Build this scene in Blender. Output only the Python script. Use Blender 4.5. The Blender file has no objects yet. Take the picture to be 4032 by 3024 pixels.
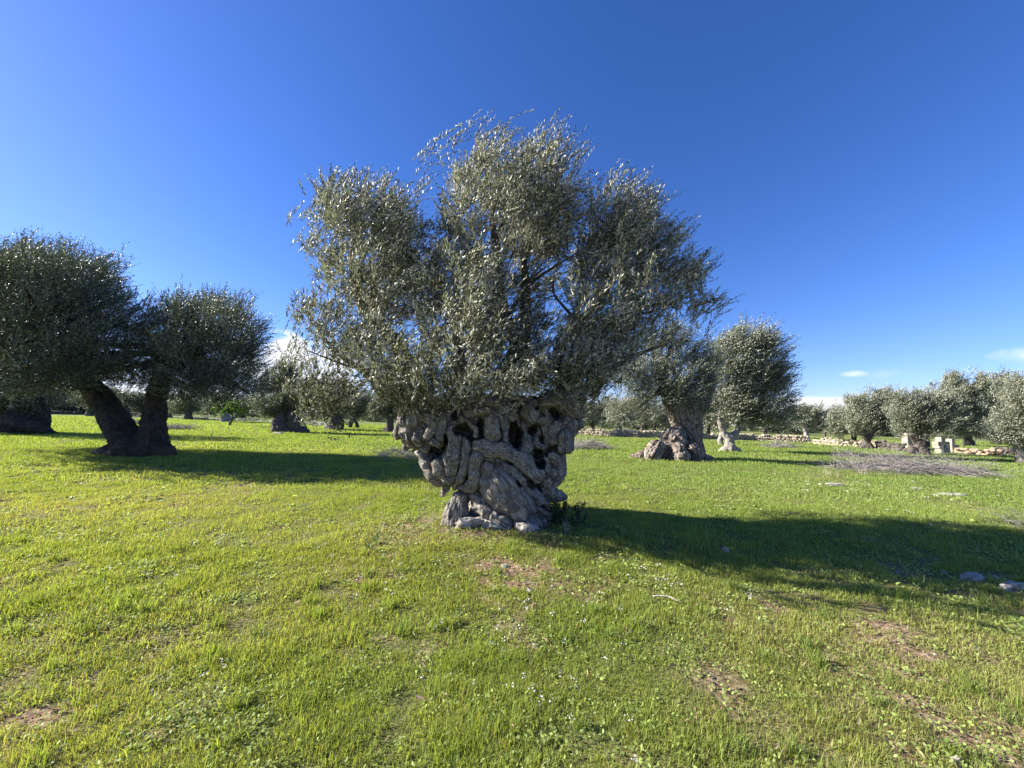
import bpy, math, random
import numpy as np
from mathutils import Matrix, Vector
RS = np.random.RandomState
C = bpy.context.scene.collection
sc = bpy.context.scene

# ------------------------------------------------------------------ camera model
PITCH = math.radians(5.17); ROLL = math.radians(1.59); FPX = 1515.0; CAMZ = 1.5
cp, sp, cr, sr = math.cos(PITCH), math.sin(PITCH), math.cos(ROLL), math.sin(ROLL)
FW = np.array([0, cp, sp]); U0 = np.array([0, -sp, cp])
RT = np.array([cr, 0, 0]) + sr*U0
UP = np.array([-sr, 0, 0]) + cr*U0
CAM = np.array([0, 0, CAMZ])
def ray(X, Y): return RT*((X-2016)/FPX) + UP*((1512-Y)/FPX) + FW
def at(X, Y, depth):
    d = ray(X, Y); return CAM + d*(depth/d[1])

# ------------------------------------------------------------------ noise
def _h(ix, iy, iz, s):
    n = (ix*374761393 + iy*668265263 + iz*2147483647 + s*974634777) & 0xffffffff
    n = ((n ^ (n >> 13))*1274126177) & 0xffffffff
    n = ((n ^ (n >> 16))*2246822519) & 0xffffffff
    return ((n ^ (n >> 15)) & 0xffff)/32767.5 - 1.0
def vn(p, s=0):
    p = np.asarray(p, dtype=np.float64); i = np.floor(p).astype(np.int64); f = p - i
    f = f*f*(3-2*f); r = 0
    for a in (0, 1):
        wx = f[..., 0] if a else 1-f[..., 0]
        for b in (0, 1):
            wy = f[..., 1] if b else 1-f[..., 1]
            for c in (0, 1):
                wz = f[..., 2] if c else 1-f[..., 2]
                r = r + wx*wy*wz*_h(i[..., 0]+a, i[..., 1]+b, i[..., 2]+c, s)
    return r
def fbm(p, s=0, o=4):
    r = 0; a = 1.0; p = np.asarray(p, dtype=np.float64)
    for k in range(o):
        r = r + a*vn(p*(2.03**k), s+k*7); a *= .5
    return r/2
def _h2(ix, iy, s):
    n = (ix*374761393 + iy*668265263 + s*974634777) & 0xffffffff
    n = ((n ^ (n >> 13))*1274126177) & 0xffffffff
    n = ((n ^ (n >> 16))*2246822519) & 0xffffffff
    return ((n ^ (n >> 15)) & 0xffff)/32767.5 - 1.0
def n2(x, y, sc_, s=0, o=3):
    x = np.asarray(x, float)*sc_; y = np.asarray(y, float)*sc_; r = 0; a = .5
    for k in range(o):
        X = x*2.03**k+s*1.7; Y = y*2.03**k-s*2.3; i = np.floor(X); j = np.floor(Y); f = X-i; g = Y-j
        i = i.astype(np.int64); j = j.astype(np.int64); f = f*f*(3-2*f); g = g*g*(3-2*g); q = s*13+k
        r = r+a*((_h2(i, j, q)*(1-f)+_h2(i+1, j, q)*f)*(1-g)+(_h2(i, j+1, q)*(1-f)+_h2(i+1, j+1, q)*f)*g); a *= .5
    return r*1.15
class Field:
    """a 2D function sampled on two grids: fine near the camera, coarse beyond"""
    def __init__(s, fn, h1=.05, h2=.5):
        s.fn = fn; s.G = []
        for x0, x1, y0, y1, h in ((-17, 17, -1, 14, h1), (-130, 130, -30, 130, h2)):
            X, Y = np.meshgrid(np.arange(x0, x1+h, h), np.arange(y0, y1+h, h), indexing='ij'); s.G.append((x0, x1, y0, y1, h, fn(X, Y)))
    def __call__(s, x, y):
        x = np.asarray(x, float); y = np.asarray(y, float); out = None
        for x0, x1, y0, y1, h, G in s.G[::-1]:
            a = np.clip((x-x0)/h, 0, G.shape[0]-1.001); b = np.clip((y-y0)/h, 0, G.shape[1]-1.001)
            i = a.astype(np.int64); j = b.astype(np.int64); f = a-i; g = b-j
            v = (G[i, j]*(1-f)+G[i+1, j]*f)*(1-g)+(G[i, j+1]*(1-f)+G[i+1, j+1]*f)*g
            out = v if out is None else np.where((x > x0) & (x < x1) & (y > y0) & (y < y1), v, out)
        return out

# ------------------------------------------------------------------ terrain
def gz(x, y):
    x = np.asarray(x, float); y = np.asarray(y, float)
    r = .05*n2(x, y, .22, 5, 2) + .035*n2(x, y, .9, 6, 2) + .014*n2(x, y, 3.1, 7, 2)
    r = r + .10*np.exp(-((x+.1)**2/5.0 + (y-5.1)**2/2.2))
    return r
gz = Field(gz, .1, .5)
def ground_at(X, Y):
    d = ray(X, Y); z = 0.0
    for _ in range(6):
        t = (z-CAMZ)/d[2]; p = CAM+d*t; z = float(gz(p[0], p[1]))
    return np.array([p[0], p[1], z])

# ------------------------------------------------------------------ mesh helpers
def mesh_from(name, V, polys, mat, parent=None, attrs=None, smooth=False, mats=None, matidx=None):
    V = np.asarray(V, np.float32)
    me = bpy.data.meshes.new(name)
    me.vertices.add(len(V)); me.vertices.foreach_set('co', V.ravel())
    idx = np.concatenate([np.asarray(p, np.int32).ravel() for p in polys if len(p)])
    tot = np.concatenate([np.full(len(p), np.asarray(p).shape[1], np.int32) for p in polys if len(p)])
    me.loops.add(len(idx)); me.loops.foreach_set('vertex_index', idx)
    st = np.concatenate([[0], np.cumsum(tot)[:-1]]).astype(np.int32)
    me.polygons.add(len(tot)); me.polygons.foreach_set('loop_start', st)
    me.polygons.foreach_set('loop_total', tot)
    me.polygons.foreach_set('use_smooth', np.full(len(tot), smooth, bool))
    for k, (typ, arr) in (attrs or {}).items():
        a = me.attributes.new(k, typ, 'POINT')
        a.data.foreach_set({'FLOAT': 'value', 'FLOAT_VECTOR': 'vector', 'FLOAT_COLOR': 'color'}[typ], np.asarray(arr, np.float32).ravel())
    for m in (mats or [mat]): me.materials.append(m)
    if matidx is not None: me.polygons.foreach_set('material_index', np.asarray(matidx, np.int32))
    me.update(calc_edges=True); me.validate()
    o = bpy.data.objects.new(name, me); C.objects.link(o)
    if parent is not None: o.parent = parent
    return o
def tag(o, label=None, cat=None, group=None, kind=None):
    if label: o['label'] = label
    if cat: o['category'] = cat
    if group: o['group'] = group
    if kind: o['kind'] = kind
    return o
def thing(name, label, cat, loc=(0, 0, 0), group=None):
    o = bpy.data.objects.new(name, None); C.objects.link(o); o.location = tuple(float(v) for v in loc)
    o.empty_display_size = .2
    return tag(o, label, cat, group)

def nrm(v): return v/np.maximum(np.linalg.norm(v, axis=-1, keepdims=True), 1e-9)

def smooth_path(P, R, n=4):
    P = np.asarray(P, float); R = np.asarray(R, float); N = len(P)
    if N < 3: return P, R
    Q = []; S = []
    for i in range(N-1):
        p0, p1, p2, p3 = P[max(i-1, 0)], P[i], P[i+1], P[min(i+2, N-1)]
        for j in range(n):
            t = j/n
            Q.append(.5*((2*p1)+(-p0+p2)*t+(2*p0-5*p1+4*p2-p3)*t*t+(-p0+3*p1-3*p2+p3)*t**3))
            S.append(R[i]*(1-t)+R[i+1]*t)
    Q.append(P[-1]); S.append(R[-1])
    return np.array(Q), np.array(S)
def frames(P):
    T = nrm(np.gradient(P, axis=0)); n = np.cross(T[0], [0.13, 0.91, 0.37]); n /= np.linalg.norm(n)
    Ns = []
    for t in T:
        n = n - t*np.dot(n, t); n /= max(np.linalg.norm(n), 1e-9); Ns.append(n.copy())
    Ns = np.array(Ns); return T, Ns, np.cross(T, Ns)
class MB:
    def __init__(s): s.V = []; s.Q = []; s.T = []; s.n = 0; s.A = {}
    def add(s, V, Q=None, T=None, **at_):
        V = np.asarray(V, float)
        if Q is not None and len(Q): s.Q.append(np.asarray(Q)+s.n)
        if T is not None and len(T): s.T.append(np.asarray(T)+s.n)
        s.V.append(V); s.n += len(V)
        for k, v in at_.items():
            v = np.asarray(v, float)
            s.A.setdefault(k, []).append(np.broadcast_to(v, (len(V),)+v.shape[-1:] if v.ndim else (len(V),)))
    def build(s, name, mat, parent=None, base=(0, 0, 0), smooth=False, types=None):
        V = np.concatenate(s.V)-np.asarray(base)
        polys = []
        if s.Q: polys.append(np.concatenate(s.Q))
        if s.T: polys.append(np.concatenate(s.T))
        at_ = {k: (types[k], np.concatenate(v)) for k, v in s.A.items()} if types else None
        return mesh_from(name, V, polys, mat, parent, at_, smooth)
def add_tube(mb, P, R, sides=8, rough=.12, seed=0, sub=4, cap=True):
    P, R = smooth_path(P, R, sub); T, N, B = frames(P); n = len(P)
    a = np.linspace(0, 2*np.pi, sides, endpoint=False)
    L = np.concatenate([[0], np.cumsum(np.linalg.norm(np.diff(P, axis=0), axis=1))])
    A, LL = np.meshgrid(a, L)
    rr = R[:, None]*(1+rough*(vn(np.stack([np.cos(A)*2.2+seed, np.sin(A)*2.2, LL/(R.mean()*3)], -1), seed) + .6*vn(np.stack([np.cos(A)*5+seed, np.sin(A)*5, LL/(R.mean()*6)], -1), seed+3)))
    V = P[:, None]+rr[..., None]*(np.cos(A)[..., None]*N[:, None]+np.sin(A)[..., None]*B[:, None])
    V = V.reshape(-1, 3)
    i = np.arange(n-1)[:, None]*sides; j = np.arange(sides)[None]; k = (j+1) % sides
    Q = np.stack([i+j, i+k, i+k+sides, i+j+sides], -1).reshape(-1, 4)
    gr = np.stack([np.cos(A)*R[:, None], np.sin(A)*R[:, None], LL], -1).reshape(-1, 3)
    V = np.vstack([V, P[-1:], P[:1]]); gr = np.vstack([gr, [[0, 0, L[-1]]], [[0, 0, 0]]])
    e = n*sides; jj = np.arange(sides); kk = (jj+1) % sides
    Tt = np.vstack([np.stack([(n-1)*sides+jj, (n-1)*sides+kk, np.full(sides, e)], -1), np.stack([kk, jj, np.full(sides, e+1)], -1)])
    mb.add(V, Q, Tt, grain=gr)

# ------------------------------------------------------------------ SDF wood sculpting
def smin(a, b, k):
    h = np.maximum(k-np.abs(a-b), 0)/k
    return np.minimum(a, b)-h*h*k*.25
class Strand:
    def __init__(s, P, R, ridge=.10, nr=7, seed=0, sub=3):
        s.P, s.R = smooth_path(P, R, sub) if len(P) > 2 else (np.asarray(P, float), np.asarray(R, float))
        if len(s.P) == 1: s.P = np.vstack([s.P, s.P+[0, 0, .001]]); s.R = np.array([s.R[0], s.R[0]])
        s.T, s.N, s.B = frames(s.P); s.L = np.concatenate([[0], np.cumsum(np.linalg.norm(np.diff(s.P, axis=0), axis=1))])
        s.ridge = ridge; s.nr = nr; s.ph = seed*1.7
        s.lo = (s.P-s.R[:, None]).min(0); s.hi = (s.P+s.R[:, None]).max(0)
    def ev(s, X, want=False):
        best = np.full(X.shape[:-1], 1e9); A = np.zeros_like(best); TT = np.zeros_like(best); RR = np.zeros_like(best)
        for i in range(len(s.P)-1):
            p = s.P[i]; d = s.P[i+1]-p; L2 = max(d.dot(d), 1e-9)
            w = X-p; t = np.clip(w@d/L2, 0, 1)
            q = w-t[..., None]*d; r = s.R[i]+(s.R[i+1]-s.R[i])*t
            dist = np.sqrt((q*q).sum(-1))
            m = dist-r < best
            a = np.arctan2(q@s.B[i], q@s.N[i])
            best = np.where(m, dist-r, best); A = np.where(m, a, A)
            TT = np.where(m, s.L[i]+t*(s.L[i+1]-s.L[i]), TT); RR = np.where(m, r, RR)
        if s.ridge:
            tw = A+TT*.9/np.maximum(RR*4, .05)*.3
            w = np.sin(tw*s.nr*.7+s.ph+2.4*np.sin(TT/np.maximum(RR, .02)*.55+s.ph))+.6*np.sin(tw*(s.nr*2+1)-s.ph*2+TT*3/np.maximum(RR*3, .05))+.5*np.sin(tw*2+s.ph*3+TT*1.3/np.maximum(RR, .02))
            best = best+s.ridge*RR*.30*w
        return (best, A, TT, RR) if want else best
def sdf_build(core, strands, carve, post, lo, hi, h, kc=.1, ks=.02, shrink=0):
    lo = np.asarray(lo, float); hi = np.asarray(hi, float); n = np.ceil((hi-lo)/h).astype(int)+1
    vol = np.full(n, .25, np.float32)
    ax = [lo[i]+h*np.arange(n[i]) for i in range(3)]
    def sub(s, m):
        a = np.clip(np.floor((s.lo-m-lo)/h).astype(int), 0, n); b = np.clip(np.ceil((s.hi+m-lo)/h).astype(int)+1, 0, n)
        if np.any(b <= a): return None, None
        X = np.stack(np.meshgrid(*[ax[i][a[i]:b[i]] for i in range(3)], indexing='ij'), -1)
        return tuple(slice(a[i], b[i]) for i in range(3)), X
    for lst, k in ((core, kc), (strands, ks)):
        for s in lst:
            sl, X = sub(s, k+.04)
            if sl: vol[sl] = smin(vol[sl], s.ev(X), k)
        if lst is core: vol += shrink
    for s in carve:
        sl, X = sub(s, .05)
        if sl: vol[sl] = -smin(-vol[sl], s.ev(X), .03)
    for s in post:
        sl, X = sub(s, .06)
        if sl: vol[sl] = smin(vol[sl], s.ev(X), ks)
    vol[0] = vol[-1] = .2; vol[:, 0] = vol[:, -1] = .2; vol[:, :, 0] = vol[:, :, -1] = .2
    return surf_nets(vol, lo, h)
def surf_nets(v, lo, h):
    s = v < 0; nx, ny, nz = v.shape
    cnt = np.zeros((nx-1, ny-1, nz-1), np.int8)
    for a in (0, 1):
        for b in (0, 1):
            for c in (0, 1): cnt += s[a:nx-1+a, b:ny-1+b, c:nz-1+c]
    act = (cnt > 0) & (cnt < 8); I = np.argwhere(act); idx = np.full(act.shape, -1, np.int64); idx[act] = np.arange(len(I))
    acc = np.zeros((len(I), 3)); num = np.zeros(len(I))
    for ax in range(3):
        o1, o2 = [k for k in range(3) if k != ax]
        for a in (0, 1):
            for b in (0, 1):
                c0 = I.copy(); c0[:, o1] += a; c0[:, o2] += b; c1 = c0.copy(); c1[:, ax] += 1
                v0 = v[tuple(c0.T)]; v1 = v[tuple(c1.T)]; m = (v0 < 0) != (v1 < 0)
                t = np.where(m, v0/np.where(m, v0-v1, 1), 0)
                p = c0-I.astype(float); p[:, ax] += t
                acc += p*m[:, None]; num += m
    V = lo+h*(I+acc/num[:, None])
    Q = []
    for ax in range(3):
        o1, o2 = (ax+1) % 3, (ax+2) % 3
        sa = s.take(range(0, s.shape[ax]-1), ax); sb = s.take(range(1, s.shape[ax]), ax)
        E = np.argwhere(sa != sb)
        E = E[(E[:, o1] > 0) & (E[:, o2] > 0) & (E[:, o1] < act.shape[o1]) & (E[:, o2] < act.shape[o2])]
        f = s[tuple(E.T)]
        def g_(a, b):
            e = E.copy(); e[:, o1] -= a; e[:, o2] -= b; return idx[tuple(e.T)]
        q = np.stack([g_(0, 0), g_(1, 0), g_(1, 1), g_(0, 1)], -1)
        q = np.where(f[:, None], q, q[:, ::-1]); Q.append(q[(q >= 0).all(1)])
    return V, np.vstack(Q)
def vnormals(V, Q):
    n = np.cross(V[Q[:, 2]]-V[Q[:, 0]], V[Q[:, 3]]-V[Q[:, 1]]); N = np.zeros_like(V)
    for k in range(4): np.add.at(N, Q[:, k], n)
    return nrm(N)
def grain_of(V, prims):
    best = np.full(len(V), 1e9); G = np.zeros((len(V), 3)); sec = np.full(len(V), 1e9)
    for i, s in enumerate(prims):
        m = np.all((V > s.lo-.12) & (V < s.hi+.12), 1)
        if not m.any(): continue
        d, A, T, R = s.ev(V[m], True); b = best[m]; w = d < b; sec[m] = np.where(w, b, np.minimum(sec[m], d))
        g = np.stack([np.cos(A)*np.maximum(R, .03), np.sin(A)*np.maximum(R, .03), T+i*1.37], -1)
        gm = G[m]; gm[w] = g[w]; G[m] = gm; b[w] = d[w]; best[m] = b
    return G, np.clip(sec-best, 0, 1)
def wood_mesh(name, mat, parent, base, core, strands, carve, post, lo, hi, h, kc=.1, ks=.02, disp=.012, bulge=.02, shrink=0, crease=.012):
    V, Q = sdf_build(core, strands, carve, post, lo, hi, h, kc, ks, shrink)
    N = vnormals(V, Q); G, gapd = grain_of(V, strands+post if len(strands) > 20 else core+strands+post)
    d = disp*fbm(G*np.array([22, 22, 5]), 3, 3)*1.1 + disp*.9*(1-2*np.abs(vn(V*(.28/max(bulge*15, .05)*1.0+9), 9))) + disp*.55*fbm(V*26, 19, 2) + bulge*fbm(V*4.5, 11, 2)+bulge*.8*(.5-np.abs(vn(V*7.5+fbm(V*5, 15, 1)[:, None], 13)))*1.6
    d = d - crease*np.exp(-gapd/(crease*.45))
    V = V+N*d[:, None]
    return mesh_from(name, V-np.asarray(base), [Q], mat, parent, {'grain': ('FLOAT_VECTOR', G)}, True)

# ------------------------------------------------------------------ materials
def newmat(name):
    m = bpy.data.materials.new(name); m.use_nodes = True; nt = m.node_tree; nt.nodes.clear()
    return m, nt, lambda t, **k: _nd(nt, t, k)
def _nd(nt, t, k):
    n = nt.nodes.new(t)
    for a, b in k.items(): setattr(n, a, b)
    return n
def ramp(nd, stops):
    r = nd('ShaderNodeValToRGB'); e = r.color_ramp.elements
    while len(e) < len(stops): e.new(.5)
    for i, (p, c) in enumerate(stops): e[i].position = p; e[i].color = (*c, 1)
    return r
def bark_mat(name, dark, mid, light, rust=(.16, .10, .06), scale=1.0, rustamt=.35, bump=.6, gs=(60, 9)):
    m, nt, nd = newmat(name); L = nt.links.new
    out = nd('ShaderNodeOutputMaterial'); b = nd('ShaderNodeBsdfPrincipled'); L(b.outputs[0], out.inputs[0])
    b.inputs['Roughness'].default_value = .85; b.inputs['Specular IOR Level'].default_value = .25
    a = nd('ShaderNodeAttribute', attribute_name='grain'); tc = nd('ShaderNodeTexCoord')
    mp = nd('ShaderNodeMapping'); mp.inputs['Scale'].default_value = (gs[0]*scale, gs[0]*scale, gs[1]*scale); L(a.outputs['Vector'], mp.inputs[0])
    n1 = nd('ShaderNodeTexNoise'); n1.inputs['Scale'].default_value = 1; n1.inputs['Detail'].default_value = 6; n1.inputs['Roughness'].default_value = .65; L(mp.outputs[0], n1.inputs[0])
    n2_ = nd('ShaderNodeTexNoise'); n2_.inputs['Scale'].default_value = 9*scale; n2_.inputs['Detail'].default_value = 6; L(tc.outputs['Object'], n2_.inputs[0])
    n3 = nd('ShaderNodeTexNoise'); n3.inputs['Scale'].default_value = 2.3*scale; n3.inputs['Detail'].default_value = 4; L(tc.outputs['Object'], n3.inputs[0])
    r = ramp(nd, [(.34, dark), (.48, mid), (.66, light)]); L(n1.outputs[0], r.inputs[0])
    r2 = ramp(nd, [(.36, (.42, .40, .38)), (.58, (1, 1, 1))]); L(n2_.outputs[0], r2.inputs[0])
    mx = nd('ShaderNodeMix', data_type='RGBA', blend_type='MULTIPLY'); mx.inputs[0].default_value = .7; L(r.outputs[0], mx.inputs[6]); L(r2.outputs[0], mx.inputs[7])
    r3 = ramp(nd, [(.56, (0, 0, 0)), (.70, (rustamt,)*3)]); L(n3.outputs[0], r3.inputs[0])
    mx2 = nd('ShaderNodeMix', data_type='RGBA'); L(r3.outputs[0], mx2.inputs[0]); L(mx.outputs[2], mx2.inputs[6]); mx2.inputs[7].default_value = (*rust, 1)
    L(mx2.outputs[2], b.inputs['Base Color'])
    bp = nd('ShaderNodeBump'); bp.inputs['Strength'].default_value = bump; bp.inputs['Distance'].default_value = .03; L(n1.outputs[0], bp.inputs['Height'])
    bp2 = nd('ShaderNodeBump'); bp2.inputs['Strength'].default_value = bump*.6; bp2.inputs['Distance'].default_value = .02; L(n2_.outputs[0], bp2.inputs['Height']); L(bp.outputs[0], bp2.inputs['Normal'])
    L(bp2.outputs[0], b.inputs['Normal'])
    return m
def leaf_mat(name, top, back, tl=.25, rough=.42, var=.5, spec=.5, hue2=(.12, .10, .03)):
    m, nt, nd = newmat(name); L = nt.links.new
    out = nd('ShaderNodeOutputMaterial'); b = nd('ShaderNodeBsdfPrincipled'); t = nd('ShaderNodeBsdfTranslucent'); ms = nd('ShaderNodeMixShader')
    b.inputs['Roughness'].default_value = rough; b.inputs['Specular IOR Level'].default_value = spec
    a = nd('ShaderNodeAttribute', attribute_name='rnd'); g = nd('ShaderNodeNewGeometry')
    mx = nd('ShaderNodeMix', data_type='RGBA'); L(g.outputs['Backfacing'], mx.inputs[0]); mx.inputs[6].default_value = (*top, 1); mx.inputs[7].default_value = (*back, 1)
    r = ramp(nd, [(0, (1-var,)*3), (1, (1+var,)*3)]); L(a.outputs['Fac'], r.inputs[0])
    mu = nd('ShaderNodeMix', data_type='RGBA', blend_type='MULTIPLY'); mu.inputs[0].default_value = 1; L(mx.outputs[2], mu.inputs[6]); L(r.outputs[0], mu.inputs[7])
    r2 = ramp(nd, [(.90, (0, 0, 0)), (1, (.8, .8, .8))]); L(a.outputs['Fac'], r2.inputs[0])
    m3 = nd('ShaderNodeMix', data_type='RGBA'); L(r2.outputs[0], m3.inputs[0]); L(mu.outputs[2], m3.inputs[6]); m3.inputs[7].default_value = (*hue2, 1)
    L(m3.outputs[2], b.inputs['Base Color'])
    m4 = nd('ShaderNodeMix', data_type='RGBA', blend_type='MULTIPLY'); m4.inputs[0].default_value = 1; L(m3.outputs[2], m4.inputs[6]); m4.inputs[7].default_value = (1.2, 1.35, .75, 1)
    L(m4.outputs[2], t.inputs[0]); ms.inputs[0].default_value = tl
    L(b.outputs[0], ms.inputs[1]); L(t.outputs[0], ms.inputs[2]); L(ms.outputs[0], out.inputs[0])
    return m
def plain_mat(name, c1, c2, scale=6, rough=.9, bump=.5, dist=.02, detail=6):
    m, nt, nd = newmat(name); L = nt.links.new
    out = nd('ShaderNodeOutputMaterial'); b = nd('ShaderNodeBsdfPrincipled'); L(b.outputs[0], out.inputs[0]); b.inputs['Roughness'].default_value = rough
    b.inputs['Specular IOR Level'].default_value = .3
    tc = nd('ShaderNodeTexCoord'); n = nd('ShaderNodeTexNoise'); n.inputs['Scale'].default_value = scale; n.inputs['Detail'].default_value = detail; L(tc.outputs['Object'], n.inputs[0])
    r = ramp(nd, [(.32, c1), (.66, c2)]); L(n.outputs[0], r.inputs[0]); L(r.outputs[0], b.inputs['Base Color'])
    bp = nd('ShaderNodeBump'); bp.inputs['Strength'].default_value = bump; bp.inputs['Distance'].default_value = dist; L(n.outputs[0], bp.inputs['Height']); L(bp.outputs[0], b.inputs['Normal'])
    return m
def attr_mat(name, tl=.4, rough=.5, spec=.3):
    m, nt, nd = newmat(name); L = nt.links.new
    out = nd('ShaderNodeOutputMaterial'); b = nd('ShaderNodeBsdfPrincipled'); t = nd('ShaderNodeBsdfTranslucent'); ms = nd('ShaderNodeMixShader')
    b.inputs['Roughness'].default_value = rough; b.inputs['Specular IOR Level'].default_value = spec
    a = nd('ShaderNodeAttribute', attribute_name='col'); L(a.outputs['Color'], b.inputs['Base Color'])
    mu = nd('ShaderNodeMix', data_type='RGBA', blend_type='MULTIPLY'); mu.inputs[0].default_value = 1; L(a.outputs['Color'], mu.inputs[6]); mu.inputs[7].default_value = (1.25, 1.15, .5, 1)
    L(mu.outputs[2], t.inputs[0]); ms.inputs[0].default_value = tl
    L(b.outputs[0], ms.inputs[1]); L(t.outputs[0], ms.inputs[2]); L(ms.outputs[0], out.inputs[0])
    return m
M_WOOD = bark_mat('gnarled_olive_wood', (.022, .018, .013), (.25, .22, .18), (.70, .65, .57), bump=1.0, gs=(110, 30))
M_BARK = bark_mat('olive_bark', (.04, .032, .025), (.11, .092, .075), (.21, .185, .16), scale=.6, bump=1)
M_SHADEBARK = bark_mat('shaded_olive_bark', (.022, .018, .014), (.055, .045, .036), (.10, .085, .07), scale=.6, bump=1)  # darker copy of the olive bark: trunk shade put into the colour
M_ROOT = bark_mat('root_mound_bark', (.05, .038, .03), (.20, .165, .135), (.42, .37, .31), scale=.5, bump=1)
M_PALEB = bark_mat('pale_olive_bark', (.13, .115, .095), (.30, .27, .23), (.45, .41, .36), scale=.5)
M_LIMB = bark_mat('limb_bark', (.05, .042, .034), (.13, .115, .095), (.25, .22, .19), scale=1.0)
M_LEAF = leaf_mat('olive_leaf', (.062, .074, .040), (.33, .335, .25), .15, .44, spec=.4)
M_LEAFN = leaf_mat('olive_leaf_near', (.062, .066, .032), (.47, .46, .35), .13, .40, spec=.42, var=.6)
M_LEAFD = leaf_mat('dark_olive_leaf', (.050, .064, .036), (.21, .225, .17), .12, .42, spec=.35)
M_FRUITLEAF = leaf_mat('fruit_leaf', (.07, .14, .015), (.12, .18, .03), .35, .45)
M_SHRUB = leaf_mat('shrub_leaf', (.02, .045, .012), (.04, .07, .02), .2, .4)
M_GRASS = attr_mat('grass_blade', .5, .55, .2)
M_PETAL = attr_mat('petal', .3, .7, .1)
M_ROCK = plain_mat('limestone', (.17, .145, .115), (.50, .46, .39), 14, .95, 1.0)
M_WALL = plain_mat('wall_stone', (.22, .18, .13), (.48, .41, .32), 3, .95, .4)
M_BLOCK = plain_mat('cut_stone', (.22, .19, .145), (.44, .40, .32), 8, .95, .4)
M_RUBBLE = plain_mat('rubble_stone', (.26, .18, .12), (.50, .37, .26), 3, .95, .4)
M_DARKSHADESTONE = plain_mat('dark_and_shaded_stone', (.05, .045, .04), (.14, .12, .10), 4, .95, .4)  # dark wall stone; on the shaded stretches the shade is in this colour
M_TWIG = plain_mat('dead_twig', (.20, .175, .16), (.42, .38, .35), 12, .9, .2)
M_STICK = plain_mat('bleached_stick', (.22, .18, .14), (.46, .41, .34), 20, .9, .3)

# ------------------------------------------------------------------ foliage
def shoots_to_leaves(P, D, Bv, Ln, nl, ll, lw, rng, spread=.62, jitter=.25, stems=0.0, fold=.25):
    """shoots (n) -> leaf quads; returns V, Q, rnd"""
    n = len(P); t = (np.arange(nl)+.6)/nl
    pos = P[:, None]+D[:, None]*(Ln[:, None]*t)[..., None]+Bv[:, None]*(Ln[:, None]*t*t)[..., None]
    tan = nrm(D[:, None]+2*Bv[:, None]*t[None, :, None])
    rv = rng.normal(size=(n, 1, 3)); s1 = nrm(np.cross(tan, rv)); s2 = np.cross(tan, s1)
    k = np.arange(nl); ang = (k//2)*(np.pi/2)+(k % 2)*np.pi+rng.uniform(0, 6.28, (n, 1))+rng.normal(0, jitter, (n, nl))
    side = s1*np.cos(ang)[..., None]+s2*np.sin(ang)[..., None]
    sp_ = spread*(1-.45*t)[None, :]+rng.normal(0, .15, (n, nl))
    ld = nrm(tan*np.cos(sp_)[..., None]+side*np.sin(sp_)[..., None]+rng.normal(0, .12, (n, nl, 3)))
    ln = nrm(np.cross(np.cross(ld, tan)+rng.normal(0, .35, (n, nl, 3)), ld)); wd = np.cross(ld, ln)
    sz = ll*rng.uniform(.7, 1.2, (n, nl))*(1-.35*t**3); w = lw*rng.uniform(.75, 1.2, (n, nl))
    b = pos; tip = pos+ld*sz[..., None]-ln*(sz*.08)[..., None]; mid = pos+ld*(sz*.5)[..., None]-ln*(w*fold)[..., None]
    l = mid+wd*w[..., None]*.5; r = mid-wd*w[..., None]*.5
    l += ln*(w*fold)[..., None]; r += ln*(w*fold)[..., None]
    V = np.stack([b, l, tip, r], 2).reshape(-1, 3)
    Q = np.arange(len(V)).reshape(-1, 4)
    rnd = np.repeat((rng.uniform(0, 1, (n, 1))*.4+rng.uniform(0, .6, (n, nl))).ravel(), 4)
    T = None
    if stems > 0:
        ts = np.array([0, .5, 1.0]); c = P[:, None]+D[:, None]*(Ln[:, None]*ts)[..., None]+Bv[:, None]*(Ln[:, None]*ts*ts)[..., None]
        off = np.stack([s1[:, 0], -.5*s1[:, 0]+.87*s2[:, 0], -.5*s1[:, 0]-.87*s2[:, 0]], 1)
        rr = np.array([1, .8, .35])*stems
        SV = c[:, :, None]+off[:, None]*rr[None, :, None, None]
        SV = SV.reshape(-1, 3); base = np.arange(n)[:, None, None]*9+np.arange(2)[None, :, None]*3; j = np.arange(3); kk = (j+1) % 3
        SQ = np.stack([base+j, base+kk, base+kk+3, base+j+3], -1).reshape(-1, 4)
        T = (SV, SQ)
    return V, Q, rnd, T
WIND = np.array([.75, -.1, .12])
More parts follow.
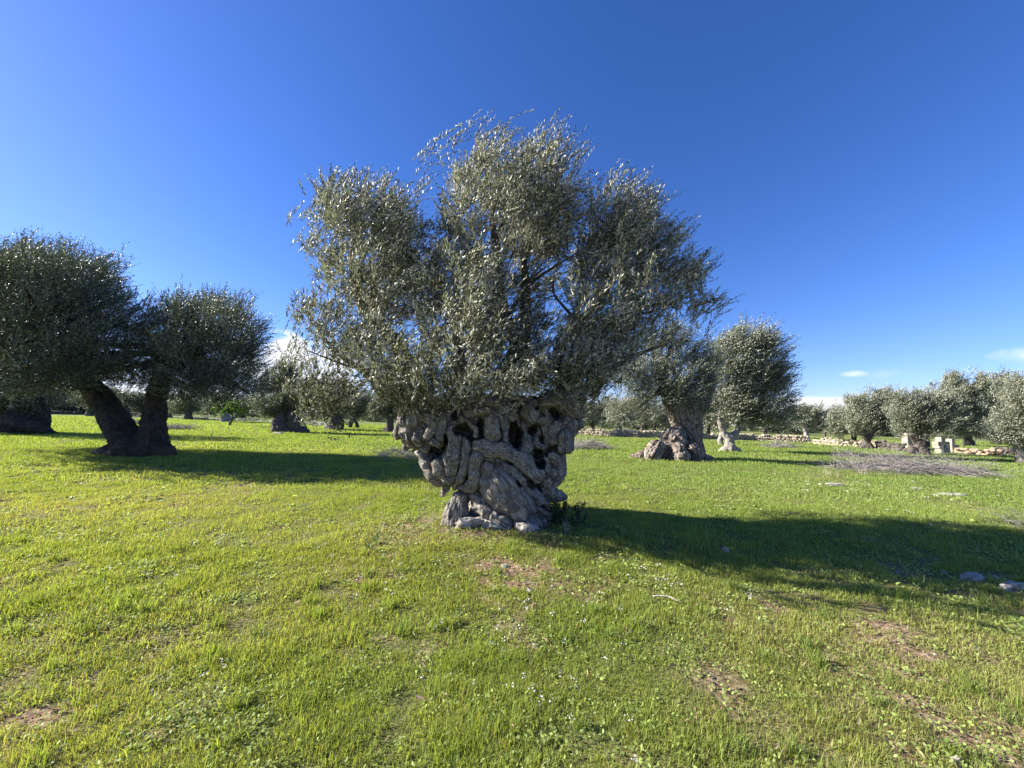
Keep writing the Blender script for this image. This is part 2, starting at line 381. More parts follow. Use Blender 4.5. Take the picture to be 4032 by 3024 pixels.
def crown_shoots(blobs, dens, L, rng, upk=.55, wind=.55, shell=.55, gap=.0, gsc=1.6, seed=0, tuft=8, zmin=-9):
    """blobs: list of (center, radii, weight)"""
    Ps, Ds, Bs, Ls = [], [], [], []
    for (c, r, w) in blobs:
        c = np.asarray(c); r = np.asarray(r); n = int(dens*w*(r[0]*r[1]*r[2])**(2/3)*4.2)
        if n < 1: continue
        nc = max(3, int(n*2/tuft)); u = nrm(rng.normal(size=(nc, 3))); q = rng.uniform(0, 1, nc)**(1/3.0)
        q = np.where(rng.uniform(size=nc) < shell, .70+.36*rng.uniform(size=nc), q)
        p = c+u*r*(q*(1+.20*vn(u*2.3+c, seed)+.14*vn(u*5+c, seed+1)))[:, None]
        g = fbm(p*gsc, seed+5, 2); p = p[(g > gap-rng.uniform(0, .25, nc))][:max(2, nc//2)]; p = p[p[:, 2] > zmin+.25*rng.uniform(-1, 1, len(p))]; nc = len(p)
        if nc == 0: continue
        out = nrm((p-(c-np.array([0, 0, .35])*r))/r)
        Dc = nrm(out*.75+np.array([0, 0, upk])+rng.normal(size=(nc, 3))*.36+WIND*wind*.5)
        k = np.repeat(np.arange(nc), tuft); m = len(k); p = p[k]+rng.normal(0, .24, (m, 3))*L+Dc[k]*(rng.normal(0, .3, (m, 1))*L)
        D = nrm(Dc[k]+rng.normal(0, .20, (m, 3)))
        B = WIND*wind*(.35+.5*rng.uniform(size=(nc, 1)))[k]+rng.normal(0, .10, (m, 3))
        ln = L*rng.uniform(.55, 1.35, m)
        Ps.append(p-D*(ln*.5)[:, None]); Ds.append(D); Bs.append(B); Ls.append(ln)
    return np.concatenate(Ps), np.concatenate(Ds), np.concatenate(Bs), np.concatenate(Ls)
def make_crown(name, parent, base, blobs, mat, dens, L, nl, ll, lw, seed, stems=0., extra=None, **kw):
    rng = RS(seed); P, D, B, Ln = crown_shoots(blobs, dens, L, rng, seed=seed, **kw)
    if extra is not None:
        P = np.vstack([P, extra[0]]); D = np.vstack([D, extra[1]]); B = np.vstack([B, extra[2]]); Ln = np.concatenate([Ln, extra[3]])
    V, Q, rnd, T = shoots_to_leaves(P, D, B, Ln, nl, ll, lw, rng, stems=stems)
    mi = np.zeros(len(Q), int); mats = [mat]
    if T is not None:
        Q = np.vstack([Q, T[1]+len(V)]); V = np.vstack([V, T[0]]); rnd = np.concatenate([rnd, np.full(len(T[0]), .3)])
        mi = np.concatenate([mi, np.ones(len(T[1]), int)]); mats = [mat, M_LIMB]
    o = mesh_from(name, V-np.asarray(base), [Q], None, parent, {'rnd': ('FLOAT', rnd)}, False, mats=mats, matidx=mi)
    return o
def pblob(X, Y, rx, ry, depth, dy=0, w=1.0, rd=None):
    c = at(X, Y, depth+dy); s = (depth+dy)/FPX; rx, rz = rx*s, ry*s
    return (c, np.array([rx, rd if rd else .8*(rx+rz)/2, rz]), w)

# ------------------------------------------------------------------ setting: ground
def soil_spots():
    sp_ = []
    for X, Y, r, s in [(2000, 2250, .36, 1.3), (2090, 2285, .28, 1.3), (1930, 2230, .2, .6), (1620, 2060, .45, .8), (1740, 2080, .35, .8), (1860, 2100, .25, .8), (1980, 2105, .25, .8), (2090, 2105, .22, .7), (2100, 2110, .3, .5),
                       (30, 2850, .28, 1.2), (250, 2880, .15, .8), (2700, 2480, .3, .45), (2950, 2470, .3, .5), (2790, 2650, .14, .9), (3270, 2610, .12, 1.1),
                       (3200, 2640, .13, .7), (3520, 2480, .25, .7), (3650, 2600, .28, .75), (3750, 2700, .2, .7), (3850, 2900, .3, .8), (3700, 2950, .3, .7), (2900, 2800, .2, .7),
                       (3560, 2270, .5, .75), (3850, 2300, .5, .8), (3250, 2270, .3, .5), (2860, 2700, .1, .8), (2050, 2450, .2, .7), (2080, 2540, .16, .6), (3980, 2650, .15, .8),
                       (1150, 2490, .12, .6), (650, 2500, .16, .6), (1850, 2790, .14, .5), (3400, 1745, 1.2, .7), (1750, 2440, .14, .6), (2360, 2190, .2, .6), (2250, 2140, .2, .5)]:
        g_ = ground_at(X, Y); sp_.append((g_[0], g_[1], r, s))
    return sp_
SPOTS = soil_spots()
def soil(x, y):
    s = np.clip((n2(x, y, .55, 21, 3)-.3)*2.0, 0, .35)+np.clip((n2(x, y, 2.6, 22, 3)-.25)*1.8, 0, .5)
    for a, b, r, k in SPOTS:
        d2 = ((x-a)**2+((y-b))**2)/(r*r)
        s = s+k*np.exp(-d2)*(.75+.9*n2(x, y, 5, 23, 3))
    right = np.clip((x*.8-y*.35+.1)/1.6, 0, 1)*np.clip((4.2-y)/1.5, 0, 1)
    s = s+right*(np.clip(.0+.7*n2(x, y, 2.6, 24, 3), 0, .5)+np.clip(.05+1.1*n2(x, y, 6.5, 26, 2), 0, .6))
    s = s*np.clip(.75+1.5*n2(x, y, 7, 25, 3), .15, 1.25)
    return np.clip(s, 0, 1)
def dryness(x, y):
    d = .35+.55*n2(x, y, .35, 31, 3)+.3*n2(x, y, 1.6, 32, 2)
    d = d+.45*np.exp(-((x+6)**2/60+(y-15.5)**2/3))+.45*np.clip((x+.3)/2.5, 0, 1)*np.clip((5-y)/2, 0, 1)+.3*np.exp(-(x**2/1.5+(y-3.9)**2/1.2))+.35*np.exp(-((x+6.5)**2/14+(y-6.5)**2/2))
    d = d+.5*np.exp(-((x+1.0)**2/1.2+(y-5.0)**2/.4))+.5*np.clip((y-26)/12, 0, 1)*np.clip((x+2)/10, 0, 1)*.6
    return np.clip(d, 0, 1)
soil = Field(soil, .04, .5); dryness = Field(dryness, .1, .5)
F_A = Field(lambda x, y: n2(x, y, .8, 41, 3), .08); F_B = Field(lambda x, y: n2(x, y, 4.5, 42, 2), .04, 1)
F_C = Field(lambda x, y: n2(x, y, 3.2, 51, 2), .05, 1); F_D = Field(lambda x, y: n2(x, y, 11, 52, 1), .03, 1)
def build_ground():
    n = 520; t = np.linspace(-1, 1, n)
    ax = np.sinh(t*7.2)/np.sinh(7.2)*1600
    ay = np.sinh(np.linspace(-.72, 1, n)*7.2)/np.sinh(7.2)*1600+2.5
    X, Y = np.meshgrid(ax, ay, indexing='ij'); Z = gz(X, Y)*np.exp(-(np.hypot(X, Y)/300)**2)
    V = np.stack([X, Y, Z], -1).reshape(-1, 3); i = np.arange(n-1)[:, None]*n+np.arange(n-1)[None]
    Q = np.stack([i, i+n, i+n+1, i+1], -1).reshape(-1, 4)
    S = soil(X, Y).ravel(); Dy = dryness(X, Y).ravel()
    far = np.clip((np.hypot(X, Y).ravel()-20)/25, 0, 1)
    m, nt, nd = newmat('meadow_ground'); L = nt.links.new
    out = nd('ShaderNodeOutputMaterial'); b = nd('ShaderNodeBsdfPrincipled'); L(b.outputs[0], out.inputs[0]); b.inputs['Roughness'].default_value = .95; b.inputs['Specular IOR Level'].default_value = .1
    a = nd('ShaderNodeAttribute', attribute_name='soil'); d = nd('ShaderNodeAttribute', attribute_name='dry'); fa = nd('ShaderNodeAttribute', attribute_name='far'); tc = nd('ShaderNodeTexCoord')
    n1 = nd('ShaderNodeTexNoise'); n1.inputs['Scale'].default_value = 22; n1.inputs['Detail'].default_value = 8; L(tc.outputs['Object'], n1.inputs[0])
    n3 = nd('ShaderNodeTexNoise'); n3.inputs['Scale'].default_value = 1.1; n3.inputs['Detail'].default_value = 8; L(tc.outputs['Object'], n3.inputs[0])
    th = ramp(nd, [(.3, (.05, .06, .02)), (.7, (.15, .165, .055))]); L(n1.outputs[0], th.inputs[0])
    fg = ramp(nd, [(.3, (.12, .18, .035)), (.7, (.175, .235, .06))]); L(n3.outputs[0], fg.inputs[0])
    so = ramp(nd, [(.3, (.10, .065, .045)), (.5, (.22, .14, .09)), (.7, (.42, .33, .235))]); L(n1.outputs[0], so.inputs[0])
    m0 = nd('ShaderNodeMix', data_type='RGBA'); L(fa.outputs['Fac'], m0.inputs[0]); L(th.outputs[0], m0.inputs[6]); L(fg.outputs[0], m0.inputs[7])
    m1 = nd('ShaderNodeMix', data_type='RGBA'); mm = nd('ShaderNodeMath', operation='MULTIPLY'); mm.inputs[1].default_value = .45; L(d.outputs['Fac'], mm.inputs[0]); L(mm.outputs[0], m1.inputs[0]); L(m0.outputs[2], m1.inputs[6]); m1.inputs[7].default_value = (.20, .16, .08, 1)
    m2 = nd('ShaderNodeMix', data_type='RGBA'); L(a.outputs['Fac'], m2.inputs[0]); L(m1.outputs[2], m2.inputs[6]); L(so.outputs[0], m2.inputs[7])
    L(m2.outputs[2], b.inputs['Base Color'])
    bp = nd('ShaderNodeBump'); bp.inputs['Strength'].default_value = .8; bp.inputs['Distance'].default_value = .03; L(n1.outputs[0], bp.inputs['Height']); L(bp.outputs[0], b.inputs['Normal'])
    o = mesh_from('ground', V, [Q], m, None, {'soil': ('FLOAT', S), 'dry': ('FLOAT', Dy), 'far': ('FLOAT', far)}, True)
    tag(o, kind='structure')
build_ground()

def scatter_xy(rng, d0, d1, dens, wide=1.5, pad=1.5):
    A = []
    n = int(dens*((d1*d1-d0*d0)*wide+2*pad*(d1-d0)))
    y = np.sqrt(rng.uniform(d0*d0, d1*d1, n)); x = rng.uniform(-1, 1, n)*(y*wide+pad)
    return x, y
def blade_cols(x, y, rng, n):
    dr = dryness(x, y)[:, None]; so = soil(x, y)[:, None]
    pat = np.clip(.5+1.1*F_A(x, y)+.5*F_B(x, y), 0, 1)[:, None]
    g1 = np.array([.215, .295, .055]); g2 = np.array([.36, .385, .12]); g3 = np.array([.27, .35, .075]); st = np.array([.40, .34, .17])
    c = g1*(1-pat)+g3*pat; c = c*(1-dr*.75)+g2*dr*.75
    k = (rng.uniform(size=(n, 1)) < .05+.20*dr*dr+.25*so); c = np.where(k, st*rng.uniform(.5, 1.1, (n, 1)), c)
    return c*rng.uniform(.65, 1.35, (n, 1))
def build_grass():
    rng = RS(7); Vs, Qs, Ts, Cs = [], [], [], []; off = 0
    for d0, d1, dens, h, w, seg in [(.9, 2.6, 17000, .043, .0034, 2), (2.6, 4.5, 10000, .048, .0048, 2), (4.5, 8, 4300, .052, .008, 1), (8, 15, 1250, .065, .018, 1), (15, 28, 260, .10, .04, 1), (28, 60, 50, .13, .09, 1)]:
        x, y = scatter_xy(rng, d0, d1, dens); s = soil(x, y)
        keep = rng.uniform(size=len(x)) > s*.94; x, y = x[keep], y[keep]; n = len(x)
        tuft = np.clip(1+1.0*F_C(x, y)+.5*F_D(x, y), .35, 2.0)*(1-.45*soil(x, y))
        hh = h*tuft*rng.uniform(.45, 1.25, n)
        tall = rng.uniform(size=n) < .006; hh = np.where(tall, hh*2.2, hh)
        th = rng.uniform(0, 6.28, n); lean = rng.uniform(.05, .9, n)**1.3
        ld = np.stack([np.cos(th)*lean+.12, np.sin(th)*lean, np.ones(n)], -1); ld /= np.linalg.norm(ld, axis=1, keepdims=True)
        tw = rng.uniform(0, 6.28, n); wd = np.stack([np.cos(tw), np.sin(tw), np.zeros(n)], -1)*(w*rng.uniform(.6, 1.4, n))[:, None]
        b = np.stack([x, y, gz(x, y)-.005], -1); drp = np.stack([np.cos(th), np.sin(th), np.full(n, -.5)], -1)*(hh*lean*.45)[:, None]
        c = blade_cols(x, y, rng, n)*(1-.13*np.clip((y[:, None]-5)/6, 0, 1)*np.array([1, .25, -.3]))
        if seg == 2:                      # a few taller, darker tufts standing out of the turf
            q = rng.uniform(size=n) < .5; cx_, cy_ = rng.uniform(-1, 1, 90)*(d1*1.4+1), rng.uniform(d0, d1, 90)
            k_ = rng.randint(0, 90, n); near_ = np.zeros(n, bool)
            sel = rng.choice(n, min(n, 5400), replace=False); kk_ = k_[sel]; x[sel] = cx_[kk_]+rng.normal(0, .03, len(sel)); y[sel] = cy_[kk_]+rng.normal(0, .03, len(sel))
            b[sel] = np.stack([x[sel], y[sel], gz(x[sel], y[sel])-.005], -1); hh[sel] = rng.uniform(.05, .13, len(sel)); c[sel] = c[sel]*np.array([.75, .85, .8])
            m_ = b+ld*(hh*.55)[:, None]; t = b+ld*hh[:, None]+drp
            V = np.stack([b-wd*.5, b+wd*.5, m_+wd*.42, m_-wd*.42, t], 1).reshape(-1, 3); i = np.arange(n)[:, None]*5+off
            Qs.append(i+np.array([0, 1, 2, 3])); Ts.append(i+np.array([3, 2, 4])); k = 5
        else:
            t = b+ld*hh[:, None]+drp*.6
            V = np.stack([b-wd*.5, b+wd*.5, t], 1).reshape(-1, 3); i = np.arange(n)[:, None]*3+off; Ts.append(i+np.array([0, 1, 2])); k = 3
        Vs.append(V); off += len(V); Cs.append(np.repeat(c, k, 0))
    V = np.concatenate(Vs); Cc = np.concatenate(Cs); Cc = np.hstack([Cc, np.ones((len(Cc), 1))])
    o = mesh_from('grass', V, [np.concatenate(Qs), np.concatenate(Ts)], M_GRASS, None, {'col': ('FLOAT_COLOR', Cc)})
    tag(o, 'short bright green grass covering the whole field between the olive trees', 'grass', kind='stuff')
    # low broad-leaved herbs among the blades
    rng = RS(8); Vs, Cs = [], []
    for d0, d1, cl, r in [(.9, 3, 330, .0058), (3, 6, 140, .0085), (6, 11, 34, .014)]:
        x, y = scatter_xy(rng, d0, d1, cl); k = 9
        keep = rng.uniform(size=len(x)) < .35+.9*np.clip(n2(x, y, 1.1, 61, 2)+.25*soil(x, y), -.3, 1)+.25*soil(x, y); x, y = x[keep], y[keep]
        cx = np.repeat(x, k)+rng.normal(0, .03, len(x)*k); cy = np.repeat(y, k)+rng.normal(0, .03, len(x)*k); n = len(cx)
        nr = nrm(np.stack([rng.normal(-.25, .6, n), rng.normal(-.15, .6, n), np.ones(n)], -1)); a = nrm(np.cross(nr, rng.normal(size=(n, 3)))); b2 = np.cross(nr, a)
        rr = (r*rng.uniform(.6, 1.5, n))[:, None]; c0 = np.stack([cx, cy, gz(cx, cy)+rng.uniform(.006, .036, n)], -1)
        V = np.stack([c0-a*rr*1.5, c0+b2*rr*.8-a*rr*.2, c0+a*rr*1.1+b2*rr*.45, c0+a*rr*1.1-b2*rr*.45, c0-b2*rr*.8-a*rr*.2], 1).reshape(-1, 3)
        col = np.array([.25, .33, .09])*rng.uniform(.55, 1.6, (n, 1))+np.array([.06, .05, .04])*rng.uniform(0, 1, (n, 1))**2
        Vs.append(V); Cs.append(np.repeat(col, 5, 0))
    V = np.concatenate(Vs); Cc = np.concatenate(Cs); Cc = np.hstack([Cc, np.ones((len(Cc), 1))])
    o = mesh_from('ground_cover', V, [np.arange(len(V)).reshape(-1, 5)], M_GRASS, None, {'col': ('FLOAT_COLOR', Cc)})
    tag(o, 'low clover-like herbs with small round leaves growing through the grass', 'herbs', kind='stuff')
    # small white flowers
    rng = RS(9); xs, ys = [], []
    for X, Y, n, s in [(1560, 2330, 14, .25), (2000, 2420, 22, .35), (2100, 2500, 20, .3), (2400, 2300, 14, .3), (2560, 2290, 12, .25), (1300, 2130, 26, .5), (1100, 2080, 20, .6), (700, 2080, 16, .6), (2850, 2380, 10, .25), (2150, 2640, 12, .2),
                       (1300, 2160, 8, .1), (600, 2300, 5, .3), (2300, 2800, 10, .2), (1900, 2600, 12, .3), (3500, 1980, 40, 1.2), (3300, 1920, 30, 1.5), (3050, 1880, 20, 2), (2300, 1790, 14, 1.5), (850, 2650, 6, .15), (3650, 1850, 16, 2), (1600, 1990, 12, .4), (380, 2290, 4, .1)]:
        g_ = ground_at(X, Y); n = max(2, int(n*.55)); xs.append(rng.normal(g_[0], s, n)); ys.append(rng.normal(g_[1], s, n))
    x = np.concatenate(xs); y = np.concatenate(ys); k = 7
    dist = np.hypot(x, y); keep = y > .8; x, y, dist = x[keep], y[keep], dist[keep]
    spd = .009*(1+dist*.12); cx = np.repeat(x, k)+rng.normal(0, 1, len(x)*k)*np.repeat(spd, k); cy = np.repeat(y, k)+rng.normal(0, 1, len(x)*k)*np.repeat(spd, k); n = len(cx)
    r = (.0028*(1+np.repeat(dist, k)*.22)*rng.uniform(.6, 1.3, n))[:, None]
    nr = nrm(np.stack([rng.normal(0, .5, n), rng.normal(0, .5, n)-.3, np.ones(n)], -1)); a = nrm(np.cross(nr, rng.normal(size=(n, 3)))); b2 = np.cross(nr, a)
    c0 = np.stack([cx, cy, gz(cx, cy)+rng.uniform(.035, .065, n)], -1)
    V = np.stack([c0+(a*math.cos(q)+b2*math.sin(q))*r for q in (0, 1.26, 2.51, 3.77, 5.03)], 1).reshape(-1, 3)
    col = np.repeat(np.array([.72, .72, .68])*rng.uniform(.75, 1.1, (n, 1)), 5, 0); Cc = np.hstack([col, np.ones((len(col), 1))])
    o = mesh_from('wildflowers', V, [np.arange(len(V)).reshape(-1, 5)], M_PETAL, None, {'col': ('FLOAT_COLOR', Cc)})
    tag(o, 'scattered tiny white wildflowers dotting the green grass', 'wildflowers', kind='stuff')
build_grass()
def build_litter():
    rng = RS(10); T8 = None; X, Y, Z_ = [], [], []
    x, y = scatter_xy(rng, .9, 7, 900); s = soil(x, y); k = rng.uniform(size=len(x)) < np.clip(s-.12, 0, 1)*.85+.004; x, y = x[k], y[k]; n = len(x)
    oct_ = np.array([[1, 0, 0], [0, 1, 0], [-1, 0, 0], [0, -1, 0], [0, 0, .7], [0, 0, -.7]], float); F8 = np.array([[0, 1, 4], [1, 2, 4], [2, 3, 4], [3, 0, 4], [1, 0, 5], [2, 1, 5], [3, 2, 5], [0, 3, 5]])
    r = .003*np.exp(rng.normal(0, .55, n))*(1+.15*y); V = oct_[None]*(1+rng.normal(0, .25, (n, 6, 1)))*r[:, None, None]; a = rng.uniform(0, 6.28, n); ca, sa = np.cos(a)[:, None], np.sin(a)[:, None]
    V = np.stack([V[..., 0]*ca-V[..., 1]*sa, V[..., 0]*sa+V[..., 1]*ca, V[..., 2]], -1)+np.stack([x, y, gz(x, y)+r*.3], -1)[:, None]
    c = np.where(rng.uniform(size=(n, 1)) < .3, np.array([.45, .40, .33]), np.array([.22, .13, .085]))*rng.uniform(.5, 1.3, (n, 1)); c = np.repeat(c, 6, 0)
    o = mesh_from('soil_clods', V.reshape(-1, 3), [(F8[None]+np.arange(n)[:, None, None]*6).reshape(-1, 3)], M_PETAL, None, {'col': ('FLOAT_COLOR', np.hstack([c, np.ones((len(c), 1))]))})
    tag(o, 'crumbs of red-brown soil and tiny pebbles on the bare patches', 'soil crumbs', kind='stuff')
    x, y = scatter_xy(rng, .9, 8, 160); k = rng.uniform(size=len(x)) < .12+.6*np.exp(-((x+.2)**2+(y-4.9)**2)/2.5)+.5*soil(x, y); x, y = x[k], y[k]; n = len(x)
    nr = nrm(np.stack([rng.normal(0, .6, n), rng.normal(0, .6, n), np.ones(n)], -1)); a = nrm(np.cross(nr, rng.normal(size=(n, 3)))); b = np.cross(nr, a); l = (.022*rng.uniform(.5, 1.5, n))[:, None]; w = l*rng.uniform(.12, .28, (n, 1))
    p = np.stack([x, y, gz(x, y)+rng.uniform(.004, .035, n)], -1); V = np.stack([p-a*l, p+b*w+nr*w*.4, p+a*l, p-b*w+nr*w*.4], 1).reshape(-1, 3)
    c = np.array([.42, .33, .20])*rng.uniform(.3, 1.3, (n, 1))+rng.normal(0, .02, (n, 3)); c = np.repeat(np.clip(c, .02, 1), 4, 0)
    o = mesh_from('leaf_litter', V, [np.arange(len(V)).reshape(-1, 4)], M_PETAL, None, {'col': ('FLOAT_COLOR', np.hstack([c, np.ones((len(c), 1))]))})
    tag(o, 'dry brown fallen leaves and straw bits between the grass', 'leaf litter', kind='stuff')
build_litter()

# ------------------------------------------------------------------ the great olive tree
Y0 = 5.55
def uv(u, v): return 1450+u*.45208, 1450+v*.45208
def cpt(u, v, dy=0): X, Y = uv(u, v); return at(X, Y, Y0+dy)
RM = .45208/FPX*Y0
def cs(pts, **k): return Strand([cpt(p[0], p[1], p[3] if len(p) > 3 else 0) for p in pts], [p[2]*RM for p in pts], **k)
core = [
    cs([(1040, 1420, 300, .1), (1120, 1200, 250, .05), (1180, 1020, 240, .0), (1130, 860, 280, .1)], ridge=.04),
    cs([(1420, 1380, 150, .05), (1420, 1200, 150, .1), (1450, 1050, 150, .1), (1450, 850, 190, .1)], ridge=.04),
    cs([(900, 900, 200, .1), (760, 700, 230, .1), (640, 560, 220, .1)], ridge=.04),
    cs([(1100, 700, 320, .25), (1100, 520, 300, .2), (980, 400, 150, .15)], ridge=.04),
    cs([(1500, 700, 210, .2), (1560, 560, 210, .2), (1620, 400, 160, .2)], ridge=.04),
    cs([(800, 460, 170, .15), (1100, 380, 180, .15), (1450, 380, 170, .15)], ridge=.04),
    cs([(640, 850, 130, .05), (620, 760, 130, .1)], ridge=.04),
    cs([(760, 960, 90, -.02), (880, 980, 90, .1)], ridge=.04),
    cs([(1000, 700, 300, .8), (1100, 500, 300, .8), (1200, 360, 240, .7)], ridge=.06),
    cs([(1450, 600, 230, .75), (1550, 420, 220, .6)], ridge=.06),
    cs([(650, 600, 200, .6), (700, 430, 180, .6)], ridge=.06),
    cs([(1200, 1000, 230, .55), (1250, 1350, 260, .55)], ridge=.06),
    cs([(1700, 420, 130, .15), (1830, 260, 110, .2), (1930, 120, 95, .25), (1930, 20, 75, .3)], ridge=.06),
    cs([(560, 400, 110, .1), (700, 300, 90, .2), (760, 180, 80, .3)], ridge=.06),
]
_lo = np.array([-2.4, 3.9, -.4]); _hh = .045
_X = np.stack(np.meshgrid(*[np.arange(a, b, _hh) for a, b in ((-2.4, 2.0), (3.9, 7.4), (-.4, 2.9))], indexing='ij'), -1); _G = None
for s in core: _G = s.ev(_X) if _G is None else smin(_G, s.ev(_X), .10)
def core_d(p):
    a = (p-_lo)/_hh; o_ = np.linalg.norm(np.maximum(0, np.maximum(-a, a-np.array(_G.shape)+1)))*_hh
    a = np.clip(a, 0, np.array(_G.shape)-1.001); i = a.astype(int); f = a-i; x, y, z = i
    g = _G[x:x+2, y:y+2, z:z+2]; g = g[0]*(1-f[0])+g[1]*f[0]; g = g[0]*(1-f[1])+g[1]*f[1]; return float(g[0]*(1-f[2])+g[1]*f[2])+o_
def march(o, d, tmax=4.0, t0=0.):
    t = t0; d = d/np.linalg.norm(d)
    for _ in range(60):
        e = core_d(o+d*t)
        if e < .004: return o+d*t
        t += max(e*.85, .006)
        if t > tmax+t0: return None
    return None
def drape(pts, lift=.3, **k):
    lift = lift*1.3 if lift > 0 else lift
    P, R, last = [], [], None
    for u, v, r in pts:
        X, Y = uv(u, v); d = ray(X, Y); hit = march(CAM, d, 4.0, 3.6)
        P.append(hit); R.append(r)
    ys = [p[1] for p in P if p is not None]; my = sum(ys)/len(ys) if ys else Y0-.1
    Q = []
    for i, (p, (u, v, r)) in enumerate(zip(P, pts)):
        X, Y = uv(u, v)
        if p is None:
            near = [(abs(j-i), P[j][1]) for j in range(len(P)) if P[j] is not None]
            yy = min(near)[1]+.08 if near else my
            p = at(X, Y, yy)
        dd = ray(X, Y); dd /= np.linalg.norm(dd)
        rm = r*.45208/FPX*p[1]
        Q.append(p-dd*lift*rm)
    Rm = [r*.45208/FPX*q[1] for (u, v, r), q in zip(pts, Q)]
    return Strand(Q, Rm, **k)
S = []
def ds(pts, lift=.3, **k): S.append(drape(pts, lift, seed=len(S)+1, **k))
ds([(350, 410, 60), (480, 345, 70), (650, 320, 75), (850, 320, 65), (1000, 330, 60)], .35)
ds([(760, 340, 60), (950, 285, 62), (1110, 330, 58), (1240, 420, 52), (1300, 490, 36)], .5)
ds([(820, 470, 48), (880, 400, 44), (1000, 370, 42), (1110, 400, 40), (1185, 480, 42), (1205, 570, 42), (1190, 640, 36)], .9)
ds([(830, 460, 60), (890, 520, 56), (950, 590, 46), (990, 625, 30)], .7)
ds([(1080, 470, 62), (1085, 550, 66), (1090, 640, 58)], .7)
ds([(380, 480, 135), (400, 560, 130)], .1)
ds([(330, 430, 80), (300, 520, 70), (270, 580, 45)], .4)
ds([(430, 560, 90), (450, 600, 80)], .5)
ds([(340, 610, 60), (400, 640, 60), (470, 600, 45)], .6)
ds([(270, 560, 40), (242, 590, 28)], .3)
ds([(540, 420, 60), (585, 470, 48), (560, 550, 40), (505, 605, 37), (430, 645, 34), (330, 680, 32)], 1.0)
ds([(640, 640, 18), (610, 645, 32), (550, 640, 32), (480, 668, 14)], 1.1)
ds([(640, 560, 70), (630, 480, 70), (690, 430, 60)], .3)
ds([(425, 715, 38), (490, 755, 50), (520, 850, 52), (565, 930, 55), (650, 985, 52), (690, 965, 40)], .5)
ds([(650, 850, 100), (700, 930, 85)], .25)
ds([(700, 880, 40), (705, 950, 45), (670, 985, 40)], .8)
ds([(740, 560, 75), (742, 670, 65), (715, 780, 70), (700, 880, 80)], .5)
ds([(745, 640, 26), (748, 700, 30), (740, 750, 20)], 1.9)
ds([(700, 560, 26), (712, 500, 34), (780, 485, 42), (850, 480, 44)], .9)
ds([(620, 520, 60), (640, 590, 60)], .4)
ds([(1000, 690, 60), (945, 790, 66), (940, 900, 64), (925, 1000, 60), (860, 1045, 48), (815, 1030, 36)], .7)
ds([(850, 640, 60), (860, 760, 62), (830, 880, 52), (800, 960, 52), (760, 1000, 36)], .45)
ds([(980, 690, 70), (1150, 720, 78), (1290, 770, 80), (1380, 850, 82), (1450, 910, 78)], .75)
ds([(1000, 640, 45), (900, 640, 40), (840, 640, 40)], .4)
ds([(1350, 500, 46), (1350, 600, 50), (1385, 680, 58), (1300, 745, 70), (1180, 760, 60)], .7)
ds([(1350, 500, 26), (1410, 468, 33), (1500, 450, 38), (1590, 470, 34)], 1.4)
ds([(1430, 430, 75), (1390, 380, 70), (1420, 320, 50)], .4)
ds([(1545, 600, 30), (1560, 640, 28), (1530, 680, 28), (1485, 680, 28), (1460, 640, 28), (1480, 595, 26)], 1.2, sub=2)
ds([(1540, 500, 34), (1555, 560, 36), (1550, 640, 34)], .9)
ds([(1470, 520, 26), (1480, 580, 34)], .6)
ds([(1560, 300, 90), (1680, 290, 110), (1760, 380, 90)], .2)
ds([(1650, 470, 80), (1600, 560, 70), (1620, 640, 60)], .3)
ds([(1760, 470, 60), (1750, 540, 55), (1700, 600, 60)], .3)
ds([(1690, 600, 85), (1690, 670, 85)], .4)
ds([(1740, 600, 42), (1745, 660, 30)], .5)
ds([(1700, 465, 46), (1760, 425, 32), (1815, 390, 14)], 1.2)
ds([(1600, 760, 62), (1650, 850, 62), (1640, 950, 52), (1580, 1010, 46), (1560, 1075, 52), (1550, 1130, 30)], .4)
ds([(1545, 800, 40), (1560, 900, 46), (1560, 1000, 46)], .8)
ds([(1600, 900, 46), (1590, 930, 44)], 1.1)
ds([(1660, 780, 42), (1690, 860, 40), (1680, 930, 30)], .3)
ds([(975, 745, 26), (1060, 800, 34), (1140, 820, 36), (1240, 890, 42), (1330, 980, 46), (1400, 1080, 52), (1490, 1140, 56)], .9)
ds([(1120, 815, 30), (1160, 860, 24), (1178, 900, 8)], 1.9)
ds([(1080, 880, 130), (1160, 1030, 190), (1270, 1170, 180), (1370, 1260, 120)], -.42, ridge=.012)
ds([(920, 1090, 60), (980, 1180, 75), (1060, 1260, 80), (1150, 1330, 80)], -.1, ridge=.04)
ds([(1060, 880, 90), (1080, 1000, 80)], .1, ridge=.07)
ds([(1100, 1290, 55), (1180, 1340, 75), (1260, 1390, 60)], .6)
ds([(1380, 1300, 90), (1430, 1360, 90)], .45)
ds([(1470, 1210, 42), (1545, 1290, 44), (1620, 1350, 34)], .9)
ds([(1420, 1250, 40), (1500, 1330, 50), (1530, 1400, 50)], .7)
ds([(1500, 1120, 44), (1545, 1190, 36), (1540, 1240, 24)], .7)
post = [
    cs([(850, 1080, 30, -.2), (800, 1150, 70, -.22), (765, 1260, 88, -.25), (735, 1400, 100, -.3)], ridge=.2, nr=9),
    cs([(700, 990, 50, -.12), (664, 1055, 30, -.14), (643, 1112, 11, -.15)]),
    cs([(820, 1020, 60, .15), (850, 1100, 60, .2), (900, 1250, 60, .3)]),
    cs([(1560, 1100, 60, .05), (1660, 1115, 50, .12), (1715, 1120, 26, .15)], ridge=.1),
]
carve = []
